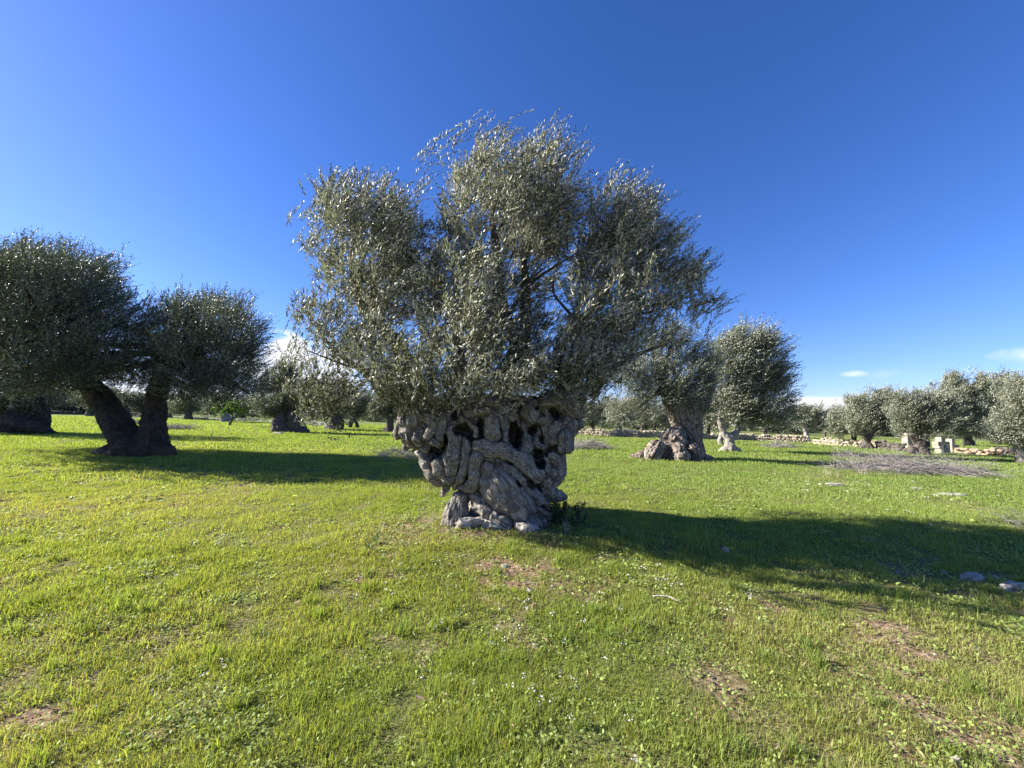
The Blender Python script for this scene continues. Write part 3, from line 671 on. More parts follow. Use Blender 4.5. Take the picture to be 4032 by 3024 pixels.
def cv(pts, depth=.25):
    for a, b in zip(pts[:-1], pts[1:]) if len(pts) > 1 else [(pts[0], pts[0])]:
        for k in (0, .5, 1):
            u, v, r = [a[i]*(1-k)+b[i]*k for i in range(3)]
            X, Y = uv(u, v); d = ray(X, Y); hit = march(CAM, d, 4.0, 3.6)
            if hit is None: hit = at(X, Y, Y0)
            dn = d/np.linalg.norm(d); rm = r*RM
            carve.append(Strand([hit-dn*rm*2.2, hit+dn*depth], [rm*1.08, rm*.8], ridge=.45, nr=3, seed=len(carve), sub=1))
cv([(1262, 500, 40), (1280, 590, 62), (1290, 640, 60)], .5)
cv([(770, 545, 42), (850, 545, 46), (925, 625, 34)], .3)
cv([(975, 470, 24), (985, 560, 26), (1005, 620, 20)], .28)
cv([(1165, 500, 16), (1160, 600, 18)], .2)
cv([(1440, 525, 40), (1415, 560, 24)], .28)
cv([(1510, 632, 24)], .12)
cv([(560, 715, 34), (620, 735, 36), (665, 700, 28)], .3)
cv([(680, 600, 20), (690, 640, 26)], .25)
cv([(525, 425, 26), (500, 435, 18)], .2)
cv([(760, 400, 30)], .1)
cv([(1610, 370, 44), (1650, 430, 40)], .25)
cv([(1480, 740, 40), (1500, 830, 46), (1440, 700, 22)], .35)
cv([(1560, 760, 16)], .3)
cv([(1300, 1015, 26)], .15)
cv([(1390, 990, 40), (1440, 1010, 34)], .12)
cv([(1240, 850, 22), (1300, 900, 20)], .12)
cv([(1500, 1170, 24), (1505, 1200, 20)], .2)
cv([(1700, 620, 14)], .05)
cv([(1620, 700, 26), (1580, 720, 20)], .2)
cv([(960, 640, 16)], .2)
cv([(860, 960, 16), (870, 930, 16)], .15)
cv([(1030, 700, 14)], .1)
rg = RS(4)
for _ in range(75):                      # burrs and knots
    u, v = rg.uniform(330, 1700), rg.uniform(330, 1250)
    if (v > 960 and (u < 950 or u > 1480)) or march(CAM, ray(*uv(u, v)), 4.0, 3.6) is None: continue
    r = rg.uniform(22, 62); ds([(u, v, r), (u+rg.uniform(-25, 25), v+rg.uniform(-30, 30), r*rg.uniform(.6, .9))], rg.uniform(-.45, .05), ridge=.2, nr=5)
rg = RS(3)
for _ in range(90):                      # small wandering ropes of wood, front
    u, v = rg.uniform(420, 1700), rg.uniform(320, 1240); a = rg.uniform(0, 6.28) if v < 800 else rg.normal(.9, .4); pts = []
    r = rg.uniform(20, 44); n = rg.randint(3, 6)
    if v > 960 and (u < 950 or u > 1480): continue
    if 1200 < u < 1340 and 430 < v < 720: continue
    for k in range(n):
        pts.append((u, v, r*(.6 if k in (0, n-1) else 1))); u += math.cos(a)*60; v += math.sin(a)*60; a += rg.normal(0, .5)
    if all(march(CAM, ray(*uv(a_, b_)), 4.0, 3.6) is not None for a_, b_, _r in pts): ds(pts, rg.uniform(-.35, .25), ridge=.16)
cc = cpt(1100, 700, .35)
for _ in range(60):                      # sides and back
    az = rg.uniform(-.3, math.pi+.3); z = rg.uniform(.1, 1.75); P_, R_ = [], []; dz = rg.normal(0, .12); da = rg.uniform(-.22, .22); r = rg.uniform(.03, .11)
    for k in range(4):
        o_ = np.array([cc[0]+3*math.cos(az), cc[1]+3*math.sin(az), z]); hit = march(o_, np.array([cc[0], cc[1], z])-o_, 3.0)
        if hit is not None: P_.append(hit); R_.append(r)
        az += da; z += dz
    if len(P_) >= 3: S.append(Strand(P_, R_, seed=len(S)))
tb = ground_at(1960, 2085); TB = np.array([tb[0], Y0, float(gz(tb[0], Y0))])
big = thing('olive_tree', 'huge ancient olive tree with twisted hollow silver-grey trunk in the centre foreground', 'tree', TB, 'olive trees in the grove')
wood_mesh('trunk', M_WOOD, big, TB, core, S, carve, post, (-2.0, 4.1, -.15), (1.5, 7.2, 2.45), .0115, kc=.10, ks=.010, disp=.014, bulge=.026, shrink=.06, crease=.042)
# limbs (image3 coordinates)
def c3(u, v, dy=0): return at(1100+.8137*u, 400+.8137*v, Y0+dy)
def limb(parent, base, pts, mat=M_LIMB, sides=10, rough=.14, seed=0, label=None, name='limb'):
    mb = MB(); add_tube(mb, [p[0] for p in pts], [p[1] for p in pts], sides, rough, seed)
    o = mb.build(name, mat, parent, base, True, {'grain': 'FLOAT_VECTOR'})
    if label: o['label'] = label
    return o
LIMBS = [
    [(720, 1500, .3, .15), (570, 1180, .25, .085), (450, 1060, .2, .07), (385, 960, .15, .055), (370, 850, .1, .045), (345, 760, .1, .03), (380, 620, .1, .015)],
    [(640, 1500, .1, .09), (480, 1370, -.1, .05), (400, 1300, -.15, .04), (310, 1240, -.2, .028), (200, 1130, -.25, .014)],
    [(1050, 1480, .3, .16), (1150, 1180, .25, .09), (1100, 1050, .2, .075), (1070, 930, .15, .065), (1050, 700, .1, .05), (1030, 560, .1, .035), (1060, 380, .1, .018)],
    [(1100, 1480, .5, .14), (1180, 1180, .45, .08), (1190, 900, .5, .06), (1190, 740, .5, .045), (1280, 500, .4, .02)],
    [(1400, 1450, .3, .14), (1350, 1210, .3, .08), (1450, 1080, .3, .06), (1560, 960, .25, .05), (1620, 760, .2, .035), (1640, 560, .2, .018)],
    [(1400, 1400, .4, .10), (1520, 1180, .4, .06), (1640, 1060, .3, .045), (1780, 990, .25, .03), (1920, 980, .2, .018)],
    [(900, 1480, -.1, .10), (880, 1250, -.35, .05), (840, 1050, -.45, .04), (860, 850, -.4, .022)],
    [(1500, 1420, .5, .10), (1600, 1310, .35, .04), (1700, 1240, .3, .028), (1850, 1180, .3, .016)],
]
for k, l in enumerate(LIMBS): limb(big, TB, [(c3(u, v, dy), r*1.2) for u, v, dy, r in l], seed=k)
limb(big, TB, [(c3(1180, 1250, -.45), .018), (c3(1260, 1272, -.5), .03), (c3(1340, 1325, -.52), .036), (c3(1395, 1385, -.5), .026), (c3(1412, 1425, -.5), .012)], M_STICK, label='bleached dead branch stub hanging above the trunk rim', name='dead_branch')
limb(big, TB, [(c3(1440, 1405, -.2), .03), (c3(1520, 1350, -.25), .022), (c3(1600, 1310, -.25), .018), (c3(1720, 1235, -.25), .009)], M_STICK, sides=6)
rb = RS(12)
for k in range(34):                       # bare-ish secondary branches inside the crown
    l = LIMBS[k % 8]; j = rb.randint(2, len(l)-1); u, v, dy, r = l[j]; p = c3(u, v, dy); d = nrm(np.array([rb.normal(0, .8), rb.normal(0, .8), .7])); P_ = [p]; R_ = [r*.5]
    for q in range(3): d = nrm(d+rb.normal(0, .35, 3)+np.array([.12, 0, .1])); p = p+d*.32; P_.append(p); R_.append(r*.5*(.75-.2*q))
    limb(big, TB, list(zip(P_, R_)), sides=6, seed=k, name='branch')
def b3(u, v, ru, rv, dy=0, w=1.0, rd=None):
    return pblob(1100+.8137*u, 400+.8137*v, ru*.8137, rv*.8137, Y0, dy, w, rd)
BL = [b3(1090, 352, 250, 165, 0), b3(1230, 430, 250, 230, .1), b3(940, 385, 150, 160, 0), b3(1000, 560, 280, 200, -.2), b3(1330, 372, 110, 120, .1), b3(1330, 560, 190, 160, .3),
      b3(400, 560, 220, 180, .1, 1.4), b3(500, 650, 190, 230, .3, 1.2), b3(290, 470, 130, 110, 0, .8), b3(430, 830, 260, 180, .1), b3(600, 900, 220, 200, .5), b3(230, 700, 110, 170, 0, .6),
      b3(330, 1060, 250, 150, -.1, .6), b3(180, 1020, 110, 110, -.1, .55), b3(260, 1220, 190, 130, -.2, .45), b3(520, 1190, 250, 150, -.2, .9), b3(200, 1390, 150, 110, -.4, .4), b3(330, 1450, 110, 120, -.4, .35), b3(90, 1430, 90, 120, -.4, .45),
      b3(870, 850, 230, 220, -.5), b3(1080, 980, 260, 180, -.3, .8), b3(860, 1080, 260, 170, -.7, 1.0), b3(1100, 1230, 330, 130, -.55, .9), b3(700, 1290, 240, 110, -.6, 1.0), b3(1180, 760, 240, 190, .5, .7),
      b3(1640, 560, 190, 180, .1), b3(1740, 720, 220, 170, 0), b3(1620, 760, 240, 200, .4), b3(1830, 880, 210, 140, 0, .9), b3(1560, 950, 230, 170, -.2), b3(1930, 800, 100, 90, 0, .8),
      b3(2030, 930, 110, 85, 0, .5), b3(2080, 960, 90, 60, .1, .35), b3(1950, 1010, 140, 70, .1, .5), b3(1450, 680, 170, 200, .4, .7), b3(1720, 560, 120, 130, 0, .9),
      b3(1560, 1150, 260, 120, .1, .8), b3(1750, 1130, 190, 90, .1, .7), b3(1700, 1330, 150, 90, .1, .45), b3(1420, 1260, 200, 100, -.2, .8), b3(1300, 1090, 200, 110, .3, .6), b3(1050, 1340, 280, 70, -.2, 1.0), b3(640, 1400, 160, 50, -.3, .8), b3(1500, 1330, 120, 60, -.2, .6),
      b3(700, 760, 150, 150, .1, .6), b3(770, 620, 70, 100, .5, .3)]
ex = RS(55); eP, eD, eB, eL = [], [], [], []
for u, v, n in [(800, 150, 5), (880, 120, 5), (1000, 110, 6), (1100, 120, 7), (1200, 170, 6), (1330, 130, 7), (1420, 200, 4), (720, 240, 3), (700, 330, 4), (230, 390, 4), (340, 350, 5), (430, 360, 4), (560, 360, 5), (660, 400, 4), (110, 470, 3), (150, 600, 3), (1620, 370, 7), (1720, 420, 6), (1790, 500, 6), (1900, 620, 6), (2060, 770, 9), (120, 960, 5), (1500, 340, 4), (1520, 420, 4), (2130, 930, 6), (2080, 1040, 4), (100, 1120, 4)]:
    p = c3(u, v, .1)
    for _ in range(n*2):
        eP.append(p+ex.normal(0, .10, 3)+np.array([-.12, 0, -.33])); eD.append(nrm(np.array([.25 if u > 500 else 0, 0, .9])+ex.normal(0, .25, 3))); eB.append(np.array([.5, 0, 0])+ex.normal(0, .1, 3)); eL.append(ex.uniform(.22, .38))
BL += [b3(1520, 1290, 160, 90, -.5, 1.0), b3(1360, 1330, 170, 80, -.6, 1.0), b3(1620, 1250, 140, 80, -.3, .8), b3(1400, 1200, 200, 110, -.4, .8), b3(1500, 1390, 110, 60, -.5, .8), b3(880, 1330, 330, 70, -.7, 1.1), b3(1150, 1350, 300, 60, -.6, 1.0), b3(620, 1400, 230, 60, -.5, 1.1), b3(760, 1440, 200, 40, -.8, 1.0), b3(1000, 1430, 250, 35, -.9, .8), b3(1400, 1400, 170, 50, -.6, .7), b3(150, 1330, 110, 110, -.5, .35), b3(260, 1420, 160, 100, -.5, .4), b3(420, 1330, 150, 100, -.4, .45), b3(1230, 640, 180, 140, .1, 1), b3(810, 700, 110, 120, .3, .6)]
BB = []
for c_, r_, w_ in BL:
    q_ = (c_[2] > 1.9)
    if r_[0] > .60 and q_ and c_[2] < 4.3:
        for o_, k_ in ((-.8, .26), (0, .5), (.9, .7)): BB.append((CAM+(c_-CAM)*(1+o_/c_[1]), r_*np.array([1, 1.3, 1])*(1+o_/c_[1])*(.85 if o_ < 0 else .95), w_*k_))
    elif r_[0] > .40 and q_:
        for o_, k_ in ((-.35, .45), (.6, .65)): BB.append((CAM+(c_-CAM)*(1+o_/c_[1]), r_*np.array([1, 1.2, 1])*(1+o_/c_[1])*.93, w_*k_))
    else: BB.append((c_, r_, w_))
BL = BB
make_crown('crown', big, TB, BL, M_LEAFN, 295, .27, 16, .066, .0155, 101, stems=.0026, tuft=6, extra=(np.array(eP), np.array(eD), np.array(eB), np.array(eL)), gap=-.10, gsc=2.0, shell=.5)

# ------------------------------------------------------------------ other olive trees
def tree(label, base_px, trunk, blobs, dens=60, deep=0, L=.5, nl=14, ll=.10, lw=.03, seed=0, mat=M_LEAF, bark=M_BARK, h=None, group='olive trees in the grove', limbs=(), name='olive_tree', cat='tree', wind=.5, gap=-.1, gsc=1.1, post_=(), autolimb=True, kc=.06, ridge=.16, zm=.6, tuft=9):
    g_ = ground_at(*base_px); d = g_[1]; s = d/FPX
    root = thing(name, label, cat, g_, group)
    st = [Strand([at(p[0], p[1], d+(p[3] if len(p) > 3 else 0)) for p in t], [p[2]*s for p in t], ridge=ridge, nr=6, seed=i+seed) for i, t in enumerate(trunk)]
    lo = np.min([q.lo for q in st], 0)-.15; hi = np.max([q.hi for q in st], 0)+.15; lo[2] = max(lo[2], g_[2]-.25)
    h = h or max((hi-lo).max()/70, d/FPX*3.5)
    r0 = np.mean([q.R.mean() for q in st])
    wood_mesh('trunk', bark, root, g_, [], st, [], [], lo, hi, h, .06, max(kc*r0/.3, h*1.2), disp=min(.05, .14*r0), bulge=.16*r0, crease=.05*r0)
    bs = [pblob(b[0], b[1], b[2], b[3], d, b[4] if len(b) > 4 else 0, b[5] if len(b) > 5 else 1) for b in blobs]
    if deep:
        b0 = bs; bs = []
        for c, r, w in b0:
            if r[0] < .9: bs.append((c, r, w)); continue
            for o_, k_ in ((-deep, .45), (0, .5), (deep, .5)): q_ = 1+o_/c[1]; bs.append((CAM+(c-CAM)*q_, r*q_*np.array([1, 1.1, 1]), w*k_))
    if autolimb:
        tops = [q.P[-1] for q in st if q.P[-1][2]-g_[2] > .5*(max(w.hi[2] for w in st)-g_[2])] or [st[0].P[-1]]
        rg_ = RS(seed+77)
        for (c, r, w) in bs:
            t0 = min(tops, key=lambda t_: np.linalg.norm(t_-c)); rr = min(max(.05, .45*r0), .13)
            mid = t0*.5+c*.5+rg_.normal(0, .07, 3)*r
            limb(root, g_, [(t0-np.array([0, 0, .15]), rr), (mid, rr*.6), (c-.15*(c-mid), rr*.25)], bark, sides=6, seed=seed)
    make_crown('crown', root, g_, bs, mat, dens, L, nl, ll, lw, seed+200, wind=wind, gap=gap, gsc=gsc, zmin=g_[2]+zm, tuft=tuft)
    return root, d
# left double-trunked tree (zoom2 coordinates)
def z2(u, v, r, dy=0): return (u*.6027, 850+v*.6027, r*.6027, dy)
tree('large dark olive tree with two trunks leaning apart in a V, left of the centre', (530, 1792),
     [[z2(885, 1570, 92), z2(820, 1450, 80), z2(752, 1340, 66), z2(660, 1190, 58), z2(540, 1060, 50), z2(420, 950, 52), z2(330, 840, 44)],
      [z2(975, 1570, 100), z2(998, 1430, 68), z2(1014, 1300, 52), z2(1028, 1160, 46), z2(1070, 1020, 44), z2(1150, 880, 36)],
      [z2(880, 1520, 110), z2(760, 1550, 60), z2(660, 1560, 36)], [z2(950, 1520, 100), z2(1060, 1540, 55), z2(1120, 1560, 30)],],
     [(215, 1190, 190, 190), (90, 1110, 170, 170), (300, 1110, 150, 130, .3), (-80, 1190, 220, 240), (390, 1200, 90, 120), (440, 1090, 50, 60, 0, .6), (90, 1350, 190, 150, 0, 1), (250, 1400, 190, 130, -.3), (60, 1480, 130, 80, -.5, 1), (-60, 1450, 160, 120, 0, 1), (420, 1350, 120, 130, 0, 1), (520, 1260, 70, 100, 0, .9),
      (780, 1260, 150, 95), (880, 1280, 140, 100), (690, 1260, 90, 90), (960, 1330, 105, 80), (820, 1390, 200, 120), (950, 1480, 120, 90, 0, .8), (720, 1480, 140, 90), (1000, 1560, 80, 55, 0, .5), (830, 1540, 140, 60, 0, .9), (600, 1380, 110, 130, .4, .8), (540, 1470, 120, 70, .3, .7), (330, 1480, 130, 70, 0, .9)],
     dens=185, L=.48, nl=18, ll=.085, lw=.022, seed=300, mat=M_LEAFD, bark=M_SHADEBARK, wind=.55, gap=-.12, gsc=1.0, kc=.015, deep=1.5, zm=1.95)
# far-left tree with fat gnarled trunk
def zl(u, v, r, dy=0): return (u*.3165, 1500+v*.3165, r*.3165, dy)
tree('ancient olive with very broad dark gnarled trunk, cut off by the left edge', (110, 1706),
     [[zl(300, 660, 200), zl(300, 560, 190), zl(330, 440, 160), zl(340, 300, 130), zl(350, 200, 110)], [zl(480, 560, 90), zl(500, 420, 80), zl(470, 300, 70)], [zl(60, 640, 110), zl(20, 520, 100), zl(30, 400, 90), zl(60, 200, 90)], [zl(-200, 640, 150), zl(-160, 480, 120), zl(-80, 300, 100)],
      [zl(480, 630, 80), zl(600, 660, 50), zl(680, 670, 24)], [zl(100, 480, 60, -.7), zl(260, 530, 60, -.9), zl(420, 580, 60, -.8), zl(540, 620, 50, -.6)]],
     [(-60, 1440, 240, 150), (110, 1480, 140, 90), (-40, 1300, 260, 120, .5), (160, 1560, 110, 45, -.5, .8), (20, 1580, 150, 45, -.5, .8)], dens=50, L=.7, nl=14, ll=.15, lw=.045, seed=310, mat=M_LEAF, bark=M_SHADEBARK)
# right tree with root mound (zoom4)
def z4(u, v, r, dy=0): return (2300+u*.45208, 1200+v*.45208, r*.45208, dy)
tree('olive tree right of the great trunk, growing from a wide bulging root mound', (2660, 1806),
     [[z4(930, 1330, 110), z4(940, 1180, 75), z4(930, 1050, 90), z4(900, 930, 110), z4(880, 850, 70)], [z4(860, 1000, 90, .2), z4(760, 850, 60, .2), z4(700, 720, 45, .2)], [z4(960, 950, 60), z4(1050, 800, 50), z4(1100, 650, 36)],
      [z4(760, 1290, 150, -.2), z4(780, 1180, 100, -.2)], [z4(800, 1170, 70, -.5), z4(820, 1120, 50, -.4)], [z4(700, 1310, 110, -.3), z4(560, 1330, 60, -.4), z4(420, 1345, 26, -.4)], [z4(950, 1270, 50, -.8), z4(1000, 1330, 50, -.8), z4(1100, 1350, 26, -.8)],
      [z4(640, 1240, 50, -.8), z4(600, 1300, 60, -.9)], [z4(820, 1260, 50, -1.0), z4(840, 1330, 60, -1.1)]],
     [(2630, 1380, 110, 75), (2560, 1450, 110, 80), (2680, 1470, 110, 90), (2590, 1550, 90, 70, -.3), (2690, 1550, 90, 60, -.6), (2470, 1540, 80, 80, 0, .6), (2420, 1610, 60, 45, 0, .45), (2770, 1480, 60, 90, 0, .9), (2560, 1360, 60, 50, 0, .6), (2650, 1320, 60, 40), (2740, 1410, 60, 60), (2480, 1450, 80, 80, 0, .8), (2760, 1570, 60, 60, 0, .9), (2500, 1620, 60, 40, 0, .6)],
     dens=150, L=.5, nl=16, ll=.10, lw=.026, seed=320, wind=.7, ridge=.22, bark=M_ROOT, h=.030, zm=1.45)
tree('olive tree with smooth pale Y-shaped trunk, standing on the right', (2874, 1778),
     [[z4(1270, 1290, 50), z4(1268, 1200, 38), z4(1262, 1150, 34)], [z4(1260, 1170, 30), z4(1215, 1110, 24), z4(1185, 1040, 19), z4(1180, 980, 16)], [z4(1280, 1165, 28), z4(1320, 1115, 25), z4(1352, 1060, 21), z4(1400, 960, 16)], [z4(1320, 1265, 30), z4(1365, 1282, 14)], [z4(1220, 1265, 30), z4(1185, 1278, 14)]],
     [(2935, 1345, 100, 55), (2880, 1400, 95, 80), (3000, 1410, 75, 95), (2840, 1490, 75, 80), (2965, 1500, 100, 90), (3045, 1530, 65, 75), (2880, 1600, 85, 60), (2985, 1615, 100, 65), (3065, 1620, 50, 55), (2820, 1600, 55, 60, .5), (3015, 1345, 40, 40, 0, .6), (3075, 1455, 30, 35, 0, .5)],
     dens=130, L=.75, nl=16, ll=.15, lw=.038, seed=330, wind=.9, bark=M_PALEB, zm=1.5, gap=.0, gsc=.8, tuft=12)
tree('slim pale leaning trunk just left of the Y-shaped olive', (2838, 1750), [[z4(1192, 1215, 24), z4(1185, 1170, 18), z4(1205, 1100, 16), z4(1160, 1000, 14)]], [(2800, 1620, 50, 45), (2840, 1640, 40, 40)], dens=40, L=.8, nl=12, ll=.22, lw=.06, seed=335, bark=M_PALEB)
# right background group
def z8(u, v, r, dy=0): return (3400+u*.2857, 1450+v*.2857, r*.2857, dy)
T_ = [
 ('small olive behind the stone wall with pale forked trunk, right of the Y-shaped tree', (3178, 1738), [[(3178, 1740, 11), (3176, 1715, 8), (3170, 1690, 7)]], [(3170, 1660, 55, 48), (3150, 1635, 45, 30), (3200, 1650, 40, 40)], M_LEAF, M_PALEB),
 ('small round olive behind the wall with thin dark trunk', (3248, 1722), [[(3247, 1726, 5), (3248, 1705, 4), (3252, 1680, 4)]], [(3250, 1655, 50, 48), (3290, 1650, 40, 40)], M_LEAF, M_BARK),
 ('bushy olive at the wall end left of the dark forked trunk', (3362, 1758), [[(3360, 1762, 11), (3364, 1735, 8), (3360, 1700, 6)]], [(3330, 1660, 55, 52), (3370, 1690, 55, 45), (3310, 1690, 40, 35)], M_LEAF, M_BARK),
 ('rounded olive with dark forked trunk and flat top, left of the stone gate pillar', (3414, 1766), [[(3418, 1770, 22), (3412, 1745, 13), (3410, 1720, 10)], [(3412, 1740, 9), (3425, 1715, 9), (3440, 1690, 7)], [(3400, 1762, 10), (3380, 1766, 5)], [(3425, 1762, 10), (3444, 1768, 5)]],
  [(3430, 1600, 75, 55), (3400, 1640, 60, 60), (3490, 1630, 65, 60), (3430, 1690, 80, 45), (3500, 1690, 60, 40), (3380, 1580, 40, 35), (3560, 1640, 50, 60), (3480, 1580, 45, 35)], M_LEAF, M_BARK),
 ('broad olive with pale buttressed stump-like trunk, beside the stone gate pillar', (3625, 1790), [[(3632, 1792, 26), (3622, 1765, 20), (3618, 1740, 16), (3600, 1715, 9)], [(3640, 1775, 12), (3645, 1745, 11), (3636, 1715, 10), (3650, 1690, 8)], [(3600, 1788, 10), (3590, 1775, 12), (3588, 1760, 8)], [(3630, 1785, 14), (3660, 1797, 6)]],
  [(3620, 1640, 80, 55), (3560, 1620, 60, 50), (3680, 1620, 60, 50), (3600, 1690, 70, 35), (3670, 1700, 50, 45), (3640, 1580, 60, 30), (3700, 1590, 45, 35), (3560, 1580, 45, 30)], M_LEAF, M_BARK),
 ('tallest olive of the right-hand group, behind the stone blocks', (3820, 1757), [[(3810, 1760, 14), (3812, 1735, 11), (3805, 1700, 10)], [(3830, 1758, 10), (3826, 1740, 8)]],
  [(3810, 1520, 80, 55), (3760, 1570, 80, 60), (3850, 1600, 90, 70), (3740, 1650, 80, 55), (3800, 1680, 90, 50), (3720, 1700, 60, 40), (3700, 1600, 45, 50)], M_LEAF, M_BARK),
 ('olive with tall pointed crown rising second from the right edge', (3930, 1750), [[(3932, 1754, 9), (3930, 1720, 7), (3935, 1690, 6)]],
  [(3930, 1540, 75, 50), (3960, 1500, 40, 35), (3900, 1600, 70, 60), (3970, 1610, 60, 60), (3910, 1690, 80, 50), (3860, 1700, 60, 40)], M_LEAF, M_BARK),
 ('olive with slanting pale trunk cut off by the right edge', (4024, 1824), [[(4030, 1830, 20), (4020, 1800, 14), (4008, 1765, 11), (3996, 1740, 9)], [(4020, 1800, 12), (4050, 1760, 10)]],
  [(4050, 1560, 90, 70), (4040, 1640, 80, 70), (4060, 1700, 90, 60), (3960, 1710, 60, 35), (4120, 1600, 100, 100), (4010, 1720, 50, 30)], M_LEAF, M_PALEB),
 ('silvery round olive in front of the stone wall, right of the great trunk', (2440, 1716), [[(2440, 1718, 11), (2440, 1700, 8), (2445, 1670, 6)]], [(2430, 1650, 42, 38), (2470, 1620, 45, 40), (2420, 1610, 35, 30)], M_LEAF, M_PALEB),
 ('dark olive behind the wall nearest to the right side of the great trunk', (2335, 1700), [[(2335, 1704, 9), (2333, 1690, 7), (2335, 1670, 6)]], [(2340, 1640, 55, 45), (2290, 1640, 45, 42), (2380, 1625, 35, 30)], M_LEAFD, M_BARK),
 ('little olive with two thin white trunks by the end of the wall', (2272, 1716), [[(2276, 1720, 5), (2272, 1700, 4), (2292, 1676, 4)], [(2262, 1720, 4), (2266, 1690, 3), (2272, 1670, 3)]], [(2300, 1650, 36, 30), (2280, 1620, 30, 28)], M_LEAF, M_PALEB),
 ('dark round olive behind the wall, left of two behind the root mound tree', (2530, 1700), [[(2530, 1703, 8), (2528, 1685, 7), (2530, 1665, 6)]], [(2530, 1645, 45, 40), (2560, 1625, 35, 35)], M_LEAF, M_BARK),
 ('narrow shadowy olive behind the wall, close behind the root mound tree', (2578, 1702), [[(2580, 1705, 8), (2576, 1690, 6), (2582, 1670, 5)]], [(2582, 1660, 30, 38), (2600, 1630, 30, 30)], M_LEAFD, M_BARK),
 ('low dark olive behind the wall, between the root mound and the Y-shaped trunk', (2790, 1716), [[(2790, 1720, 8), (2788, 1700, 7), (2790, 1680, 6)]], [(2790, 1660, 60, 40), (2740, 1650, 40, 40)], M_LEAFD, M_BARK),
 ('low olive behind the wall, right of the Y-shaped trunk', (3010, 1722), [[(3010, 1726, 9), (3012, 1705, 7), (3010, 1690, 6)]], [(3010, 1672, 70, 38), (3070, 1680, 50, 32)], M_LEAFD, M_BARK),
 # left background
 ('olive with burly knotted grey trunk, in the gap left of the great tree', (1145, 1702), [[(1120, 1706, 44), (1110, 1680, 34), (1110, 1650, 24), (1112, 1630, 14)], [(1168, 1704, 30), (1162, 1665, 24), (1150, 1630, 16)], [(1190, 1690, 16), (1188, 1665, 10)], [(1190, 1700, 18), (1205, 1703, 12)]],
  [(1100, 1500, 65, 55), (1140, 1560, 80, 60), (1060, 1570, 60, 60), (1200, 1560, 60, 60), (1130, 1450, 45, 35), (1060, 1620, 50, 30)], M_LEAF, M_BARK),
 ('olive with stout column trunk, half hidden by the great tree\'s lowest left leaves', (1312, 1692), [[(1318, 1694, 30), (1326, 1665, 24), (1322, 1640, 16), (1318, 1600, 12)], [(1290, 1692, 14), (1300, 1670, 10)]], [(1310, 1560, 70, 50), (1260, 1590, 55, 50), (1350, 1600, 50, 40), (1310, 1510, 50, 35)], M_LEAF, M_BARK),
 ('dark olive with arched split trunk, framed by the great tree\'s left foliage', (1392, 1684), [[(1378, 1686, 9), (1380, 1665, 8), (1388, 1650, 10), (1390, 1620, 8)], [(1408, 1680, 6), (1402, 1660, 6)]], [(1400, 1575, 42, 45), (1390, 1620, 40, 32), (1415, 1610, 32, 32)], M_LEAFD, M_BARK),
 ('tall olive with straight flared trunk, immediately left of the great trunk', (1535, 1702), [[(1532, 1706, 22), (1535, 1680, 14), (1536, 1640, 10), (1532, 1590, 9), (1528, 1550, 7)], [(1515, 1702, 10), (1522, 1690, 8)], [(1552, 1702, 9), (1546, 1690, 8)]], [(1510, 1570, 60, 60), (1560, 1570, 50, 60), (1480, 1610, 45, 45), (1590, 1610, 40, 40), (1530, 1520, 50, 40)], M_LEAF, M_BARK),
 ('distant olive with pale round stump-like trunk, behind the bright green small tree', (888, 1661), [[(890, 1664, 18), (890, 1645, 15), (886, 1630, 8)]], [(900, 1590, 60, 35), (860, 1600, 45, 30)], M_LEAFD, M_PALEB),
 ('distant dark olive with broad trunk, just right of the two-trunked tree', (742, 1653), [[(742, 1656, 15), (742, 1640, 12), (742, 1625, 9)]], [(720, 1605, 60, 30), (770, 1590, 50, 30), (680, 1600, 30, 26)], M_LEAF, M_BARK),
 ('distant dark olive against the right side of the double trunk', (668, 1643), [[(668, 1648, 10), (666, 1625, 7), (666, 1610, 6)]], [(668, 1595, 42, 30), (640, 1600, 35, 25)], M_LEAFD, M_BARK),
 ('distant olive seen through the V of the two trunks', (497, 1640), [[(500, 1645, 14), (497, 1625, 10), (494, 1600, 8)]], [(500, 1580, 70, 30), (560, 1600, 40, 26), (450, 1590, 40, 26)], M_LEAFD, M_BARK),
 ('distant olive with hunched pale stump, left of the double trunk', (351, 1638), [[(351, 1642, 13), (351, 1628, 10), (355, 1615, 6)]], [(345, 1598, 40, 22), (320, 1580, 40, 22)], M_LEAF, M_BARK),
 ('farthest left distant olive with dark leaning trunk', (268, 1629), [[(262, 1632, 10), (270, 1612, 9), (272, 1595, 8)]], [(280, 1565, 60, 32), (230, 1580, 45, 26), (330, 1560, 40, 26)], M_LEAFD, M_BARK),
]
for i, (lab, bp_, tr, bl, lm, bk) in enumerate(T_):
    d = ground_at(*bp_)[1]; k = d/FPX
    bl = [(b_[0], b_[1]-5, b_[2]*1.14, b_[3]*1.04) for b_ in bl]
    tree(lab, bp_, tr, bl, dens=.062/(k*k), L=max(.5, 24*k), nl=11, ll=max(.10, 6.5*k), lw=max(.03, 1.9*k), seed=400+i*3, mat=lm, bark=bk, wind=.8, gap=-.05, gsc=.7, zm=(1.3 if 'gate pillar' in lab else .95) if k > .011 else .5, tuft=14)
tree('small bright green fruit tree with dark forked trunk, out on the sunny grass at left', (905, 1678), [[(904, 1680, 5), (906, 1664, 4.5), (914, 1652, 4), (916, 1630, 3)], [(912, 1655, 3.5), (930, 1642, 3), (936, 1625, 2.5)]],
     [(870, 1605, 36, 17), (915, 1608, 40, 20), (940, 1615, 26, 15), (890, 1618, 40, 12)], dens=45, L=.35, nl=12, ll=.15, lw=.08, seed=500, mat=M_FRUITLEAF, bark=M_LIMB, name='fruit_tree', group=None, zm=.3)

